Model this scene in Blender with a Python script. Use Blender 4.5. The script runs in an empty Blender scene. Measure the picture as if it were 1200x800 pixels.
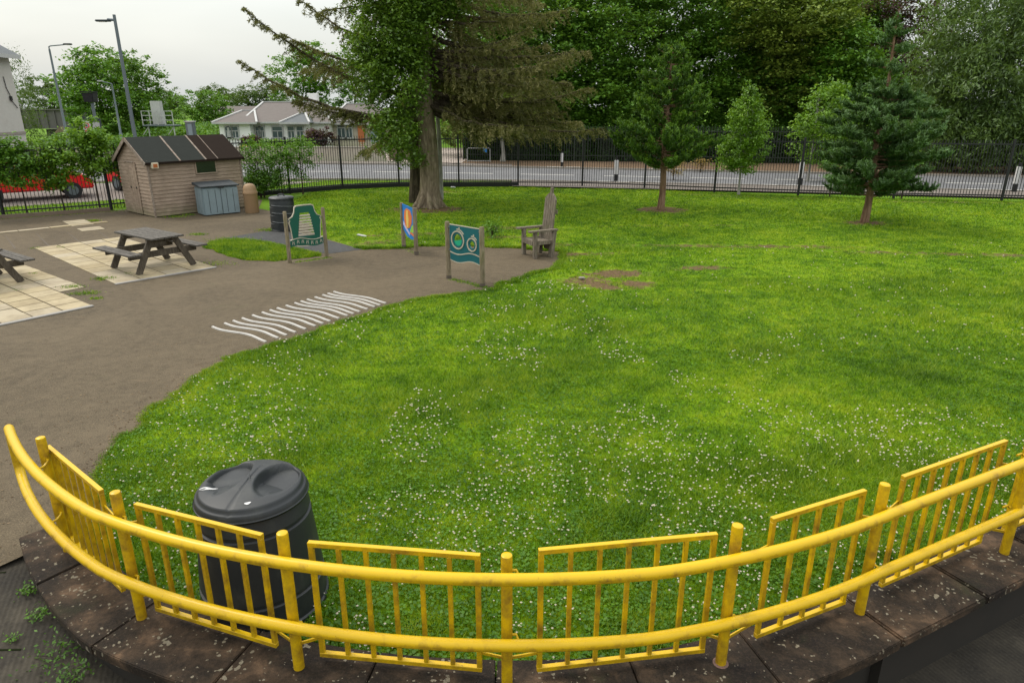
import bpy, bmesh, math, random
import numpy as np
from mathutils import Vector, Matrix, Euler
random.seed(7); RNG = np.random.default_rng(11)
C = bpy.context.scene.collection
R = math.radians
CAM_H, PITCH, FOC = 3.4, R(19.0), 800.0

# ------------------------------------------------------------------ surveying helper: where on level z does a sight line land
def G(px, py, z=0.0):
    x = (px-600)/FOC; v = -(py-400)/FOC
    d = (x, math.cos(PITCH)+v*math.sin(PITCH), -math.sin(PITCH)+v*math.cos(PITCH))
    t = (z-CAM_H)/d[2]
    return Vector((d[0]*t, d[1]*t, z))
def at(px, py, Y):
    x = (px-600)/FOC; v = -(py-400)/FOC
    d = (x, math.cos(PITCH)+v*math.sin(PITCH), -math.sin(PITCH)+v*math.cos(PITCH))
    t = Y/d[1]
    return Vector((d[0]*t, Y, d[2]*t+CAM_H))

# ------------------------------------------------------------------ materials
def newmat(name):
    m = bpy.data.materials.new(name); m.use_nodes = True
    nt = m.node_tree; nt.nodes.clear()
    out = nt.nodes.new('ShaderNodeOutputMaterial')
    return m, nt, out
def N(nt, t, **kw):
    n = nt.nodes.new('ShaderNode'+t)
    for k, v in kw.items():
        if k in n.inputs: n.inputs[k].default_value = v
        else: setattr(n, k, v)
    return n
def ramp(nt, fac, stops):
    r = nt.nodes.new('ShaderNodeValToRGB'); nt.links.new(fac, r.inputs[0])
    els = r.color_ramp.elements
    while len(els) > len(stops): els.remove(els[-1])
    while len(els) < len(stops): els.new(0.5)
    for e, (p, c) in zip(els, stops):
        e.position = p; e.color = (c[0], c[1], c[2], 1) if not isinstance(c, (int, float)) else (c, c, c, 1)
    return r.outputs[0]
def mix(nt, fac, a, b):
    m = nt.nodes.new('ShaderNodeMix'); m.data_type = 'RGBA'
    for s, v in ((0, fac), (6, a), (7, b)):
        if hasattr(v, 'is_linked') or hasattr(v, 'links'): nt.links.new(v, m.inputs[s])
        elif s == 0: m.inputs[0].default_value = v
        else: m.inputs[s].default_value = (*v[:3], 1)
    return m.outputs[2]
def coords(nt, world=False, scale=(1, 1, 1), rot=(0, 0, 0)):
    if world: o = N(nt, 'NewGeometry').outputs['Position']
    else: o = N(nt, 'TexCoord').outputs['Object']
    mp = N(nt, 'Mapping'); mp.inputs['Scale'].default_value = scale; mp.inputs['Rotation'].default_value = rot
    nt.links.new(o, mp.inputs[0]); return mp.outputs[0]
def noise(nt, vec, scale, detail=4, rough=.6, dist=0):
    n = N(nt, 'TexNoise', Scale=scale, Detail=detail, Roughness=rough, Distortion=dist)
    nt.links.new(vec, n.inputs['Vector']); return n.outputs['Fac']
def bump(nt, h, strength=.3, dist=.01):
    b = N(nt, 'Bump', Strength=strength, Distance=dist); nt.links.new(h, b.inputs['Height']); return b.outputs[0]
def principled(nt, out, col, rough=.6, nrm=None, metal=0, spec=.4):
    p = N(nt, 'BsdfPrincipled', Roughness=rough, Metallic=metal)
    p.inputs['Specular IOR Level'].default_value = spec
    if hasattr(col, 'links'): nt.links.new(col, p.inputs['Base Color'])
    else: p.inputs['Base Color'].default_value = (*col, 1)
    if nrm: nt.links.new(nrm, p.inputs['Normal'])
    nt.links.new(p.outputs[0], out.inputs[0]); return p
def vary(c, k): return tuple(max(0, min(1, x*k)) for x in c)

def paint(name, col, rough=.45, dirt=(.06, .04, .02), amount=.3, scale=6, metal=0, world=False):
    m, nt, out = newmat(name); v = coords(nt, world)
    n1 = noise(nt, v, scale, 6, .65); n2 = noise(nt, v, scale*6, 4)
    f = ramp(nt, n1, [(.50, 0.0), (.78, amount)])
    c = mix(nt, f, mix(nt, n2, vary(col, .88), vary(col, 1.06)), dirt)
    principled(nt, out, c, rough, bump(nt, n2, .12, .004), metal); return m
def wood(name, c1, c2, grain=(1, 1, 12), scale=6, rough=.85, green=0):
    # grain axis has the SMALL scale
    m, nt, out = newmat(name)
    v = coords(nt, False, grain); n = noise(nt, v, scale, 7, .7, .4)
    n2 = noise(nt, coords(nt), 2.2, 4)
    c = ramp(nt, n, [(.25, vary(c1, .45)), (.42, c1), (.62, c2), (.8, vary(c2, 1.15))])
    c = mix(nt, ramp(nt, n2, [(.4, 0.), (.75, .45)]), c, vary(c1, .6))
    if green: c = mix(nt, ramp(nt, noise(nt, coords(nt), 4, 4), [(.5, 0.), (.7, green)]), c, (.10, .12, .02))
    principled(nt, out, c, rough, bump(nt, n, .5, .006)); return m
def leafmat(name, cols, scale=.9, trans=.35, gloss=.06, rough=.5):
    """cols: dark, mid, light"""
    m, nt, out = newmat(name)
    g = N(nt, 'NewGeometry'); v = coords(nt, True)
    n = noise(nt, v, scale, 3)
    a = N(nt, 'Math', operation='MULTIPLY_ADD'); nt.links.new(g.outputs['Random Per Island'], a.inputs[0])
    a.inputs[1].default_value = .45
    b = N(nt, 'Math', operation='MULTIPLY_ADD'); nt.links.new(n, b.inputs[0]); b.inputs[1].default_value = 1.5; b.inputs[2].default_value = -.48
    nt.links.new(b.outputs[0], a.inputs[2])
    c = ramp(nt, a.outputs[0], [(.1, cols[0]), (.5, cols[1]), (.95, cols[2])])
    d = N(nt, 'BsdfDiffuse'); t = N(nt, 'BsdfTranslucent'); nt.links.new(c, d.inputs[0])
    tc = mix(nt, .35, c, (.22, .30, .02)); nt.links.new(tc, t.inputs[0])
    s = N(nt, 'MixShader', Fac=trans); nt.links.new(d.outputs[0], s.inputs[1]); nt.links.new(t.outputs[0], s.inputs[2])
    gl = N(nt, 'BsdfGlossy', Roughness=rough); s2 = N(nt, 'MixShader', Fac=gloss)
    nt.links.new(s.outputs[0], s2.inputs[1]); nt.links.new(gl.outputs[0], s2.inputs[2])
    nt.links.new(s2.outputs[0], out.inputs[0]); return m

def grass_colour(nt, blades):
    v = coords(nt, True, (1, 1, 0))
    n1 = noise(nt, v, .42, 4, .62, .5); n2 = noise(nt, v, 2.6, 4, .65); n3 = noise(nt, v, .9, 2, .5)
    a = N(nt, 'Math', operation='MULTIPLY_ADD'); nt.links.new(n1, a.inputs[0]); a.inputs[1].default_value = .85
    b = N(nt, 'Math', operation='MULTIPLY_ADD'); nt.links.new(n2, b.inputs[0]); b.inputs[1].default_value = 1.05; b.inputs[2].default_value = -.42
    nt.links.new(b.outputs[0], a.inputs[2])
    f = a.outputs[0]
    if blades:
        g = N(nt, 'NewGeometry')
        q = N(nt, 'Math', operation='MULTIPLY_ADD'); nt.links.new(g.outputs['Random Per Island'], q.inputs[0]); q.inputs[1].default_value = .62
        w = N(nt, 'Math', operation='SUBTRACT'); nt.links.new(f, w.inputs[0]); w.inputs[1].default_value = .31
        nt.links.new(w.outputs[0], q.inputs[2]); f = q.outputs[0]
    k = 1.0 if blades else .75
    c = ramp(nt, f, [(.15, vary((.038, .105, .002), k)), (.42, vary((.104, .217, .003), k)), (.62, vary((.184, .312, .005), k)), (.9, vary((.31, .385, .016), k))])
    return c
def m_grass_blade():
    m, nt, out = newmat('grass_blade')
    c = grass_colour(nt, True)
    d = N(nt, 'BsdfDiffuse'); t = N(nt, 'BsdfTranslucent'); nt.links.new(c, d.inputs[0]); nt.links.new(c, t.inputs[0])
    s = N(nt, 'MixShader', Fac=.35); nt.links.new(d.outputs[0], s.inputs[1]); nt.links.new(t.outputs[0], s.inputs[2])
    gl = N(nt, 'BsdfGlossy', Roughness=.45); s2 = N(nt, 'MixShader', Fac=.025)
    nt.links.new(s.outputs[0], s2.inputs[1]); nt.links.new(gl.outputs[0], s2.inputs[2])
    nt.links.new(s2.outputs[0], out.inputs[0]); return m
def m_lawn():
    m, nt, out = newmat('lawn_ground')
    c = grass_colour(nt, False)
    at_ = N(nt, 'Attribute'); at_.attribute_name = 'bare'
    v = coords(nt, True); n = noise(nt, v, 5, 6, .7)
    soil = ramp(nt, noise(nt, v, 14, 6, .7), [(.3, (.06, .038, .018)), (.55, (.12, .080, .040)), (.75, (.20, .145, .08))])
    s = N(nt, 'Math', operation='MULTIPLY_ADD'); nt.links.new(n, s.inputs[0]); s.inputs[1].default_value = 2.2
    nt.links.new(at_.outputs['Fac'], s.inputs[2])
    s3 = N(nt, 'Math', operation='MULTIPLY'); nt.links.new(s.outputs[0], s3.inputs[0]); s3.inputs[1].default_value = .5
    c = mix(nt, ramp(nt, s3.outputs[0], [(.68, 0.), (.84, 1.)]), c, soil)
    principled(nt, out, c, .95, bump(nt, n, .8, .02), spec=.1); return m
def m_ground():
    m, nt, out = newmat('rough_ground'); v = coords(nt, True)
    c = mix(nt, noise(nt, v, .3, 5), (.07, .16, .008), (.13, .23, .015))
    principled(nt, out, c, .95, spec=.1); return m
def m_asphalt(name='path_asphalt', dark=(.047, .036, .021), light=(.092, .071, .043), soil=True):
    m, nt, out = newmat(name); v = coords(nt, True)
    big = noise(nt, v, .45, 7, .68, .8); fine = noise(nt, v, 75, 3, .8); mid = noise(nt, v, 7, 6, .72); grit = noise(nt, v, 26, 3, .75)
    c = mix(nt, ramp(nt, big, [(.36, 0.), (.64, 1.)]), dark, light)
    c = mix(nt, ramp(nt, mid, [(.42, 0.), (.72, .6)]), c, vary(light, 1.35))
    c = mix(nt, ramp(nt, mid, [(.28, .55), (.44, 0.)]), c, vary(dark, .7))
    c = mix(nt, ramp(nt, grit, [(.52, 0.), (.70, .35)]), c, vary(light, 1.6))
    c = mix(nt, ramp(nt, fine, [(.48, 0.), (.68, .6)]), c, vary(light, 2.4))
    c = mix(nt, ramp(nt, fine, [(.30, .65), (.42, 0.)]), c, vary(dark, .4))
    if soil:
        mp = coords(nt, True, (.35, 1.6, 1), (0, 0, .5)); sc = noise(nt, mp, 2.2, 5, .7)
        c = mix(nt, ramp(nt, sc, [(.64, 0.), (.76, .55)]), c, (.21, .15, .085))
        mo = noise(nt, v, 1.1, 6, .75, .5); c = mix(nt, ramp(nt, mo, [(.60, 0.), (.72, .35)]), c, (.045, .05, .015))
    principled(nt, out, c, .9, bump(nt, fine, .6, .006), spec=.25); return m
def m_stone():
    m, nt, out = newmat('weathered_sandstone'); v = coords(nt, True)
    big = noise(nt, v, 2.6, 6, .7, .3); fine = noise(nt, v, 60, 4, .75)
    c = ramp(nt, big, [(.3, (.006, .004, .003)), (.46, (.016, .011, .006)), (.57, (.050, .032, .018)), (.70, (.15, .092, .052))])
    c = mix(nt, ramp(nt, fine, [(.48, 0.), (.75, .55)]), c, (.065, .042, .028))
    # lichen blotches, crisp edges broken by noise
    dv = N(nt, 'VectorMath', operation='MULTIPLY_ADD'); nn = N(nt, 'TexNoise', Scale=22, Detail=4)
    nt.links.new(v, nn.inputs['Vector']); nt.links.new(nn.outputs['Color'], dv.inputs[0]); dv.inputs[1].default_value = (.035, .035, .035); nt.links.new(v, dv.inputs[2])
    vo = N(nt, 'TexVoronoi', Scale=27); vo.feature = 'SMOOTH_F1'; nt.links.new(dv.outputs[0], vo.inputs['Vector'])
    where = noise(nt, v, 5.5, 6, .75)
    a = N(nt, 'Math', operation='MULTIPLY_ADD'); nt.links.new(where, a.inputs[0]); a.inputs[1].default_value = -1.4; nt.links.new(vo.outputs['Distance'], a.inputs[2])
    lf = ramp(nt, a.outputs[0], [(-.0, 1.), (.001, .85), (.035, 0.)])
    l2 = N(nt, 'Math', operation='LESS_THAN'); nt.links.new(a.outputs[0], l2.inputs[0]); l2.inputs[1].default_value = -.565
    lc = mix(nt, noise(nt, v, 40, 3), (.12, .095, .05), (.32, .29, .22))
    fm = N(nt, 'Math', operation='MULTIPLY'); nt.links.new(l2.outputs[0], fm.inputs[0]); fm.inputs[1].default_value = .8
    c = mix(nt, fm.outputs[0], c, lc)
    moss = noise(nt, v, 1.7, 4, .7)
    c = mix(nt, ramp(nt, moss, [(.6, 0.), (.72, .5)]), c, (.022, .026, .008))
    principled(nt, out, c, .85, bump(nt, fine, .8, .008), spec=.25); return m
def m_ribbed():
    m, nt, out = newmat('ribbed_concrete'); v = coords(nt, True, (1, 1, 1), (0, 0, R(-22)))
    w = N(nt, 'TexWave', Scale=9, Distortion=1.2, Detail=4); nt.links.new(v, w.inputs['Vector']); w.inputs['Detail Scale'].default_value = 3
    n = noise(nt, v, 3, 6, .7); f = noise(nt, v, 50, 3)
    c = ramp(nt, n, [(.3, (.014, .0115, .0075)), (.55, (.036, .030, .020)), (.75, (.080, .068, .047))])  # tones kept low so the colour carries the shade over the ramp
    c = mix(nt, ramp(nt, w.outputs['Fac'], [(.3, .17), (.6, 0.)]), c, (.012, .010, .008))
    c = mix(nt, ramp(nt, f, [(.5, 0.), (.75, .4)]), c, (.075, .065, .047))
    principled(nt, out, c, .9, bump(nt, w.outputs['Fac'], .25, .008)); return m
def m_slab():
    m, nt, out = newmat('buff_paving'); v = coords(nt, True)
    g = N(nt, 'NewGeometry')
    n = noise(nt, v, 2, 6, .7); f = noise(nt, v, 60, 3)
    base = ramp(nt, g.outputs['Random Per Island'], [(0, (.31, .25, .14)), (.6, (.39, .325, .20)), (1, (.35, .30, .21))])
    c = mix(nt, ramp(nt, n, [(.42, 0.), (.78, .75)]), base, (.13, .095, .05))
    c = mix(nt, ramp(nt, f, [(.5, 0.), (.8, .4)]), c, (.25, .19, .12))
    principled(nt, out, c, .9, bump(nt, f, .3, .004)); return m
def m_board_siding():
    m, nt, out = newmat('shed_boards'); v = coords(nt)
    n = noise(nt, coords(nt, False, (1, 1, 8)), 3, 6, .7)
    n2 = noise(nt, v, 1.6, 5)
    c = ramp(nt, n, [(.3, (.215, .155, .110)), (.5, (.305, .228, .165)), (.72, (.395, .310, .235))])
    c = mix(nt, ramp(nt, n2, [(.45, 0.), (.75, .5)]), c, (.15, .115, .078))
    s = N(nt, 'SeparateXYZ'); nt.links.new(v, s.inputs[0])
    zz = N(nt, 'Math', operation='MULTIPLY_ADD'); nt.links.new(noise(nt, v, 4, 4), zz.inputs[0]); zz.inputs[1].default_value = .6; nt.links.new(s.outputs[2], zz.inputs[2])
    c = mix(nt, ramp(nt, zz.outputs[0], [(.25, .65), (.7, 0.)]), c, (.12, .12, .05))
    principled(nt, out, c, .85, bump(nt, n, .3, .004)); return m
def m_bark(name, a, b, moss=.4):
    m, nt, out = newmat(name); v = coords(nt, False, (1, 1, .22))
    n = noise(nt, v, 9, 7, .7, .6); n2 = noise(nt, coords(nt), 2.5, 4)
    c = ramp(nt, n, [(.3, vary(a, .4)), (.5, a), (.72, b)])
    c = mix(nt, ramp(nt, n2, [(.5, 0.), (.7, moss)]), c, (.09, .10, .03))
    principled(nt, out, c, .95, bump(nt, n, 1, .05), spec=.1); return m
def m_slate(name, a, b):
    m, nt, out = newmat(name); v = coords(nt)
    br = N(nt, 'TexBrick', Scale=4); nt.links.new(v, br.inputs['Vector'])
    n = noise(nt, v, 3, 6, .7); c = mix(nt, n, a, b)
    principled(nt, out, c, .8, bump(nt, n, .3)); return m
def plain(name, col, rough=.6, metal=0, spec=.4):
    m, nt, out = newmat(name); v = coords(nt)
    c = mix(nt, noise(nt, v, 7, 4), vary(col, .82), vary(col, 1.12))
    principled(nt, out, c, rough, None, metal, spec); return m

def m_yellow():
    m, nt, out = newmat('yellow_gloss_paint'); v = coords(nt, True)
    n1 = noise(nt, v, 7, 7, .72); n2 = noise(nt, v, 45, 4, .7); n3 = noise(nt, v, 1.3, 3)
    c = mix(nt, n3, (.52, .325, .003), (.62, .40, .005))
    c = mix(nt, ramp(nt, n1, [(.55, 0.), (.72, .5)]), c, (.30, .17, .012))
    g = N(nt, 'NewGeometry'); s = N(nt, 'SeparateXYZ'); nt.links.new(g.outputs['Normal'], s.inputs[0])
    # grime clings to upright faces, washed off the tops: a wear mask with its own ragged shape
    up = N(nt, 'Math', operation='ABSOLUTE'); nt.links.new(s.outputs[2], up.inputs[0])
    k = N(nt, 'Math', operation='MULTIPLY_ADD'); nt.links.new(up.outputs[0], k.inputs[0]); k.inputs[1].default_value = -.35; nt.links.new(n1, k.inputs[2])
    c = mix(nt, ramp(nt, k.outputs[0], [(.38, 0.), (.50, .35), (.66, .75)]), c, (.16, .085, .015))
    c = mix(nt, ramp(nt, n2, [(.66, 0.), (.72, .6)]), c, (.12, .06, .01))
    principled(nt, out, c, .33, bump(nt, n2, .15, .002), spec=.32); return m

M = dict(
    masonry=paint('old_masonry', (.020, .016, .011), .95, (.012, .011, .008), .7, 3), yellow=m_yellow(), stone=m_stone(), ribbed=m_ribbed(), asphalt=m_asphalt(), slab=m_slab(),  # masonry colour is set very dark to stand in for shade on the wall
    slate_path=m_asphalt('dark_bitmac', (.028, .029, .029), (.052, .052, .050), False),
    road=m_asphalt('road_asphalt', (.085, .085, .088), (.135, .135, .135), False),
    pavement=m_asphalt('pavement_asphalt', (.095, .08, .07), (.15, .13, .11), False),
    lawn=m_lawn(), blade=m_grass_blade(), ground=m_ground(),
    kerb=paint('kerb_concrete', (.28, .25, .21), .9, (.09, .075, .05), .6, 4),
    darkkerb=paint('edging_board', (.10, .08, .06), .9, (.04, .04, .02), .6, 4),
    white=paint('road_paint', (.62, .60, .54), .8, (.2, .18, .15), .6, 5, world=True),
    black=plain('black_fence_paint', (.012, .012, .013), .5),
    bin=paint('black_plastic', (.017, .020, .021), .48, (.050, .053, .046), .75, 5),
    steelwhite=paint('pale_metal_strip', (.46, .44, .40), .4, (.2, .17, .13), .4, 5),
    oldwood=wood('grey_weathered_timber', (.050, .043, .034), (.13, .118, .098), (1.2, 9, 9), 5),
    oldwoodv=wood('grey_weathered_legs', (.055, .043, .030), (.115, .095, .068), (8, 8, 1.2), 5),
    postwood=wood('treated_post_timber', (.13, .10, .058), (.24, .20, .125), (9, 9, 1), 5, .85, .5),
    chairwood=wood('chair_timber', (.10, .080, .055), (.23, .195, .145), (10, 10, 1.1), 5, .85, .25),
    siding=m_board_siding(), trim=wood('shed_trim', (.20, .15, .11), (.31, .26, .21), (2, 2, 2), 4),
    felt1=plain('green_roof_felt', (.028, .031, .027), .95, 0, .1), felt2=plain('brown_roof_felt', (.022, .015, .011), .95, 0, .1),
    glass=plain('dark_glass', (.012, .018, .014), .12, 0, .6), boxgrey=paint('blue_grey_plastic', (.20, .255, .27), .6, (.10, .12, .10), .4, 3),
    boxlid=plain('dark_grey_plastic', (.03, .038, .042), .55), tan=paint('tan_plastic', (.29, .185, .095), .6, (.2, .12, .07), .5, 3),
    cream=plain('cream_plastic', (.62, .56, .42), .6), boardgreen=paint('green_board', (.004, .085, .052), .45, (.01, .06, .04), .4, 6),
    teal=paint('teal_board', (.004, .105, .115), .45, (.01, .08, .09), .4, 6), edge=paint('cream_board_edge', (.42, .38, .29), .6, (.2, .17, .12), .4, 6),
    emerald=plain('emerald_board', (.01, .33, .18), .5), blue=plain('blue_board', (.015, .17, .48), .5), orange=plain('orange_board', (.62, .17, .04), .5),
    yellowb=plain('yellow_board', (.7, .48, .12), .5), lime=plain('lime_board', (.25, .48, .06), .5), lilac=plain('lilac_board', (.45, .42, .62), .5),
    galv=paint('galvanised_steel', (.13, .155, .165), .55, (.10, .12, .13), .4, 3, .3),
    render=paint('white_render', (.84, .83, .80), .9, (.6, .58, .52), .35, 1.2), beige=paint('roughcast_render', (.47, .45, .40), .95, (.36, .33, .28), .55, 1.1),
    wallcream=paint('cream_render', (.42, .37, .30), .9, (.33, .28, .2), .4, .9),
    slate=m_slate('roof_slate', (.085, .070, .060), (.14, .12, .105)), slate2=m_slate('roof_slate_grey', (.075, .085, .088), (.12, .13, .132)), ridge=plain('roof_trim', (.42, .42, .40), .7),
    brownwood=plain('orange_brown_door', (.42, .13, .04), .5), pane=plain('window_glass', (.07, .10, .10), .15, 0, .6),
    girder=paint('grey_girder', (.115, .105, .10), .8, (.06, .05, .045), .5, .6), red=paint('red_car_paint', (.62, .012, .018), .28, (.3, .02, .02), .2, 2), rubber=plain('tyre_rubber', (.02, .02, .02), .8),
    lamp=plain('lamp_lens', (.75, .74, .7), .2), redlamp=plain('red_lens', (.5, .02, .02), .3), signwhite=plain('sign_white', (.55, .54, .52), .6), signred=plain('sign_red', (.6, .02, .03), .5),
    fencewood=wood('brown_fence_boards', (.13, .095, .06), (.22, .17, .11), (8, 8, 1), 3), soil=plain('bare_soil', (.20, .125, .075), .95, 0, .1),
    clover=plain('clover_head', (.50, .45, .34), .8), oldfence=plain('green_grey_steel', (.028, .036, .024), .8),
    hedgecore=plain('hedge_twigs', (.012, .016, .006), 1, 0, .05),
    bark_big=m_bark('grey_pine_bark', (.19, .15, .10), (.36, .30, .21)), bark_dark=m_bark('dark_bark', (.055, .044, .028), (.13, .105, .07)),
    bark_pine=m_bark('red_brown_bark', (.19, .115, .07), (.33, .23, .15), .15), bark_pale=m_bark('pale_bark', (.30, .29, .25), (.5, .48, .43), .2),
)
L = dict(
    conifer=leafmat('conifer_needles', ((0.055, 0.062, 0.015), (0.138, 0.132, 0.042), (0.275, 0.237, 0.094)), 1.1, .3, .02),
    ivy=leafmat('bright_leaves', ((.042, .095, .006), (.095, .190, .012), (.180, .300, .026)), 1.3, .35, .05),
    beech=leafmat('dark_broad_leaves', ((0.031, 0.080, 0.007), (0.083, 0.195, 0.014), (0.165, 0.330, 0.031)), .6, .3, .03),
    beech2=leafmat('olive_broad_leaves', ((0.048, 0.090, 0.009), (0.138, 0.203, 0.023), (0.260, 0.325, 0.048)), .6, .3, .03),
    lime=leafmat('fresh_leaves', ((0.039, 0.105, 0.007), (0.099, 0.242, 0.013), (0.187, 0.363, 0.033)), 1.2, .35, .04),
    yellowgreen=leafmat('yellow_green_leaves', ((.050, .120, .005), (.125, .270, .010), (.240, .400, .022)), 1.2, .35, .04),
    pine=leafmat('young_pine_needles', ((.018, .050, .006), (.050, .125, .010), (.13, .26, .016)), 1.6, .2, .03),
    bluepine=leafmat('blue_pine_needles', ((.018, .050, .009), (.050, .120, .018), (.105, .205, .040)), 1.4, .2, .03),
    willow=leafmat('grey_green_leaves', ((.028, .064, .009), (.078, .145, .020), (.155, .245, .045)), .7, .3, .05),
    purple=leafmat('purple_leaves', ((0.023, 0.008, 0.010), (0.058, 0.018, 0.023), (0.111, 0.039, 0.046)), .8, .25, .04),
    far=leafmat('far_leaves', ((.030, .060, .012), (.070, .125, .022), (.125, .190, .04)), .25, .3, .02),
    hedge=leafmat('dark_hedge_leaves', ((.012, .036, .004), (.026, .072, .009), (.050, .115, .014)), .8, .2, .02),
    tips=leafmat('fresh_pine_tips', ((.06, .13, .006), (.10, .21, .010), (.17, .30, .016)), 1.2, .3, .03),
    bluetips=leafmat('pale_pine_tips', ((.06, .13, .04), (.10, .19, .06), (.15, .25, .09)), 1.2, .3, .03),
    flower=leafmat('yellow_flowers', ((.4, .25, .01), (.65, .45, .02), (.8, .6, .04)), 1, .2, .02),
    dry=leafmat('dry_leaves', ((.20, .12, .03), (.34, .24, .07), (.45, .36, .14)), 1, .2, .02),
)

# ------------------------------------------------------------------ mesh helpers
class MB:
    def __init__(s): s.v = []; s.f = []
    def add(s, vs, fs):
        o = len(s.v); s.v += [tuple(x) for x in vs]; s.f += [tuple(i+o for i in f) for f in fs]; return s
    def box(s, c, d, rot=None, taper=1.0):
        c = Vector(c); x, y, z = d[0]/2, d[1]/2, d[2]/2
        m = Euler(rot).to_matrix() if rot is not None and not isinstance(rot, Matrix) else (rot or Matrix.Identity(3))
        vs = [c+m@Vector((a*x*(taper if k > 0 else 1), b*y*(taper if k > 0 else 1), k*z)) for k in (-1, 1) for b in (-1, 1) for a in (-1, 1)]
        return s.add(vs, [(0, 2, 3, 1), (4, 5, 7, 6), (0, 1, 5, 4), (2, 6, 7, 3), (0, 4, 6, 2), (1, 3, 7, 5)])
    def beam(s, a, b, w, h, up=(0, 0, 1)):
        a = Vector(a); b = Vector(b); d = (b-a); l = d.length; y = d.normalized(); x = y.cross(Vector(up)).normalized(); z = x.cross(y)
        m = Matrix((x, y, z)).transposed()
        return s.box((a+b)/2, (w, l, h), m)
    def tube(s, path, r, n=10, caps=True):
        P = [Vector(p) for p in path]; k = len(P); rr = r if isinstance(r, (list, tuple)) else [r]*k
        t0 = (P[1]-P[0]).normalized(); x = t0.orthogonal().normalized(); vs = []; fs = []
        for i in range(k):
            t = ((P[min(i+1, k-1)]-P[max(i-1, 0)])).normalized()
            x = (x-t*x.dot(t)).normalized(); y = t.cross(x)
            for j in range(n):
                a = 2*math.pi*j/n; vs.append(P[i]+(x*math.cos(a)+y*math.sin(a))*rr[i])
        for i in range(k-1):
            for j in range(n): fs.append((i*n+j, i*n+(j+1) % n, (i+1)*n+(j+1) % n, (i+1)*n+j))
        if caps: fs.append(tuple(reversed(range(n)))); fs.append(tuple((k-1)*n+j for j in range(n)))
        return s.add(vs, fs)
    def lathe(s, prof, n=32, c=(0, 0, 0)):
        vs = []; fs = []
        for r, z in prof:
            for j in range(n):
                a = 2*math.pi*j/n; vs.append((c[0]+r*math.cos(a), c[1]+r*math.sin(a), c[2]+z))
        for i in range(len(prof)-1):
            for j in range(n): fs.append((i*n+j, i*n+(j+1) % n, (i+1)*n+(j+1) % n, (i+1)*n+j))
        fs.append(tuple(reversed(range(n)))); fs.append(tuple((len(prof)-1)*n+j for j in range(n)))
        return s.add(vs, fs)
    def prism(s, pts, z0, z1):
        n = len(pts)
        vs = [(p[0], p[1], z0) for p in pts]+[(p[0], p[1], z1) for p in pts]
        return s.add(vs, [tuple(reversed(range(n))), tuple(range(n, 2*n))]+[(i, (i+1) % n, n+(i+1) % n, n+i) for i in range(n)])
    def build(s, name, mat, parent=None, bevel=0, smooth=False, seg=2):
        me = bpy.data.meshes.new(name); me.from_pydata(s.v, [], s.f)
        bm = bmesh.new(); bm.from_mesh(me)
        bmesh.ops.recalc_face_normals(bm, faces=bm.faces)
        if bevel:
            es = [e for e in bm.edges if len(e.link_faces) == 2 and e.calc_face_angle(0) > .6]
            bmesh.ops.bevel(bm, geom=es, offset=bevel, segments=seg, affect='EDGES', clamp_overlap=True)
        if smooth:
            for f in bm.faces: f.smooth = True
            for e in bm.edges:
                if len(e.link_faces) == 2 and e.calc_face_angle(0) > .7: e.smooth = False
        bm.to_mesh(me); bm.free(); me.materials.append(mat)
        o = bpy.data.objects.new(name, me); C.objects.link(o)
        if parent: o.parent = parent
        return o
def tag(o, label=None, cat=None, group=None, kind=None):
    if label: o['label'] = label
    if cat: o['category'] = cat
    if group: o['group'] = group
    if kind: o['kind'] = kind
    return o
def thing(name, label, cat, loc=(0, 0, 0), rz=0, group=None):
    o = bpy.data.objects.new(name, None); o.empty_display_size = .2; C.objects.link(o)
    o.location = loc; o.rotation_euler = (0, 0, rz); return tag(o, label, cat, group)
def struct(o): o['kind'] = 'structure'; return o
def sheet(name, pts, z, mat, zf=None):
    """flat polygon (may be concave)"""
    from mathutils.geometry import tessellate_polygon
    P = [Vector((p[0], p[1], z if zf is None else zf(p[0], p[1]))) for p in pts]
    tri = tessellate_polygon([[Vector((p.x, p.y, 0)) for p in P]])
    me = bpy.data.meshes.new(name); me.from_pydata([tuple(p) for p in P], [], [tuple(t) for t in tri])
    bm = bmesh.new(); bm.from_mesh(me)
    for f in bm.faces:
        if f.normal.z < 0: f.normal_flip()
    bm.to_mesh(me); bm.free(); me.materials.append(mat)
    o = bpy.data.objects.new(name, me); C.objects.link(o); return o
def smooth_poly(pts, it=2, closed=True):
    P = [Vector((p[0], p[1])) for p in pts]
    for _ in range(it):
        Q = []
        n = len(P)
        for i in range(n if closed else n-1):
            a, b = P[i], P[(i+1) % n]; Q += [a*.75+b*.25, a*.25+b*.75]
        P = Q
    return P
def cutout(outlines, thick, name, mat, parent, bevel=0.0, origin=(0, 0, 0)):
    """solid plate in the local XZ plane (thickness along Y), first outline outside, others holes"""
    cu = bpy.data.curves.new('tmp', 'CURVE'); cu.dimensions = '2D'; cu.fill_mode = 'BOTH'; cu.extrude = thick/2
    for o in outlines:
        sp = cu.splines.new('POLY'); sp.points.add(len(o)-1)
        for p, q in zip(sp.points, o): p.co = (q[0], q[1], 0, 1)
        sp.use_cyclic_u = True
    ob = bpy.data.objects.new('tmp', cu); C.objects.link(ob); bpy.context.view_layer.update()
    me = bpy.data.meshes.new_from_object(ob.evaluated_get(bpy.context.evaluated_depsgraph_get()))
    bpy.data.objects.remove(ob); bpy.data.curves.remove(cu)
    me.name = name; me.transform(Matrix.Translation(origin) @ Matrix.Rotation(R(90), 4, 'X'))
    me.materials.clear(); me.materials.append(mat)
    o = bpy.data.objects.new(name, me); C.objects.link(o); o.parent = parent; return o

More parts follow.
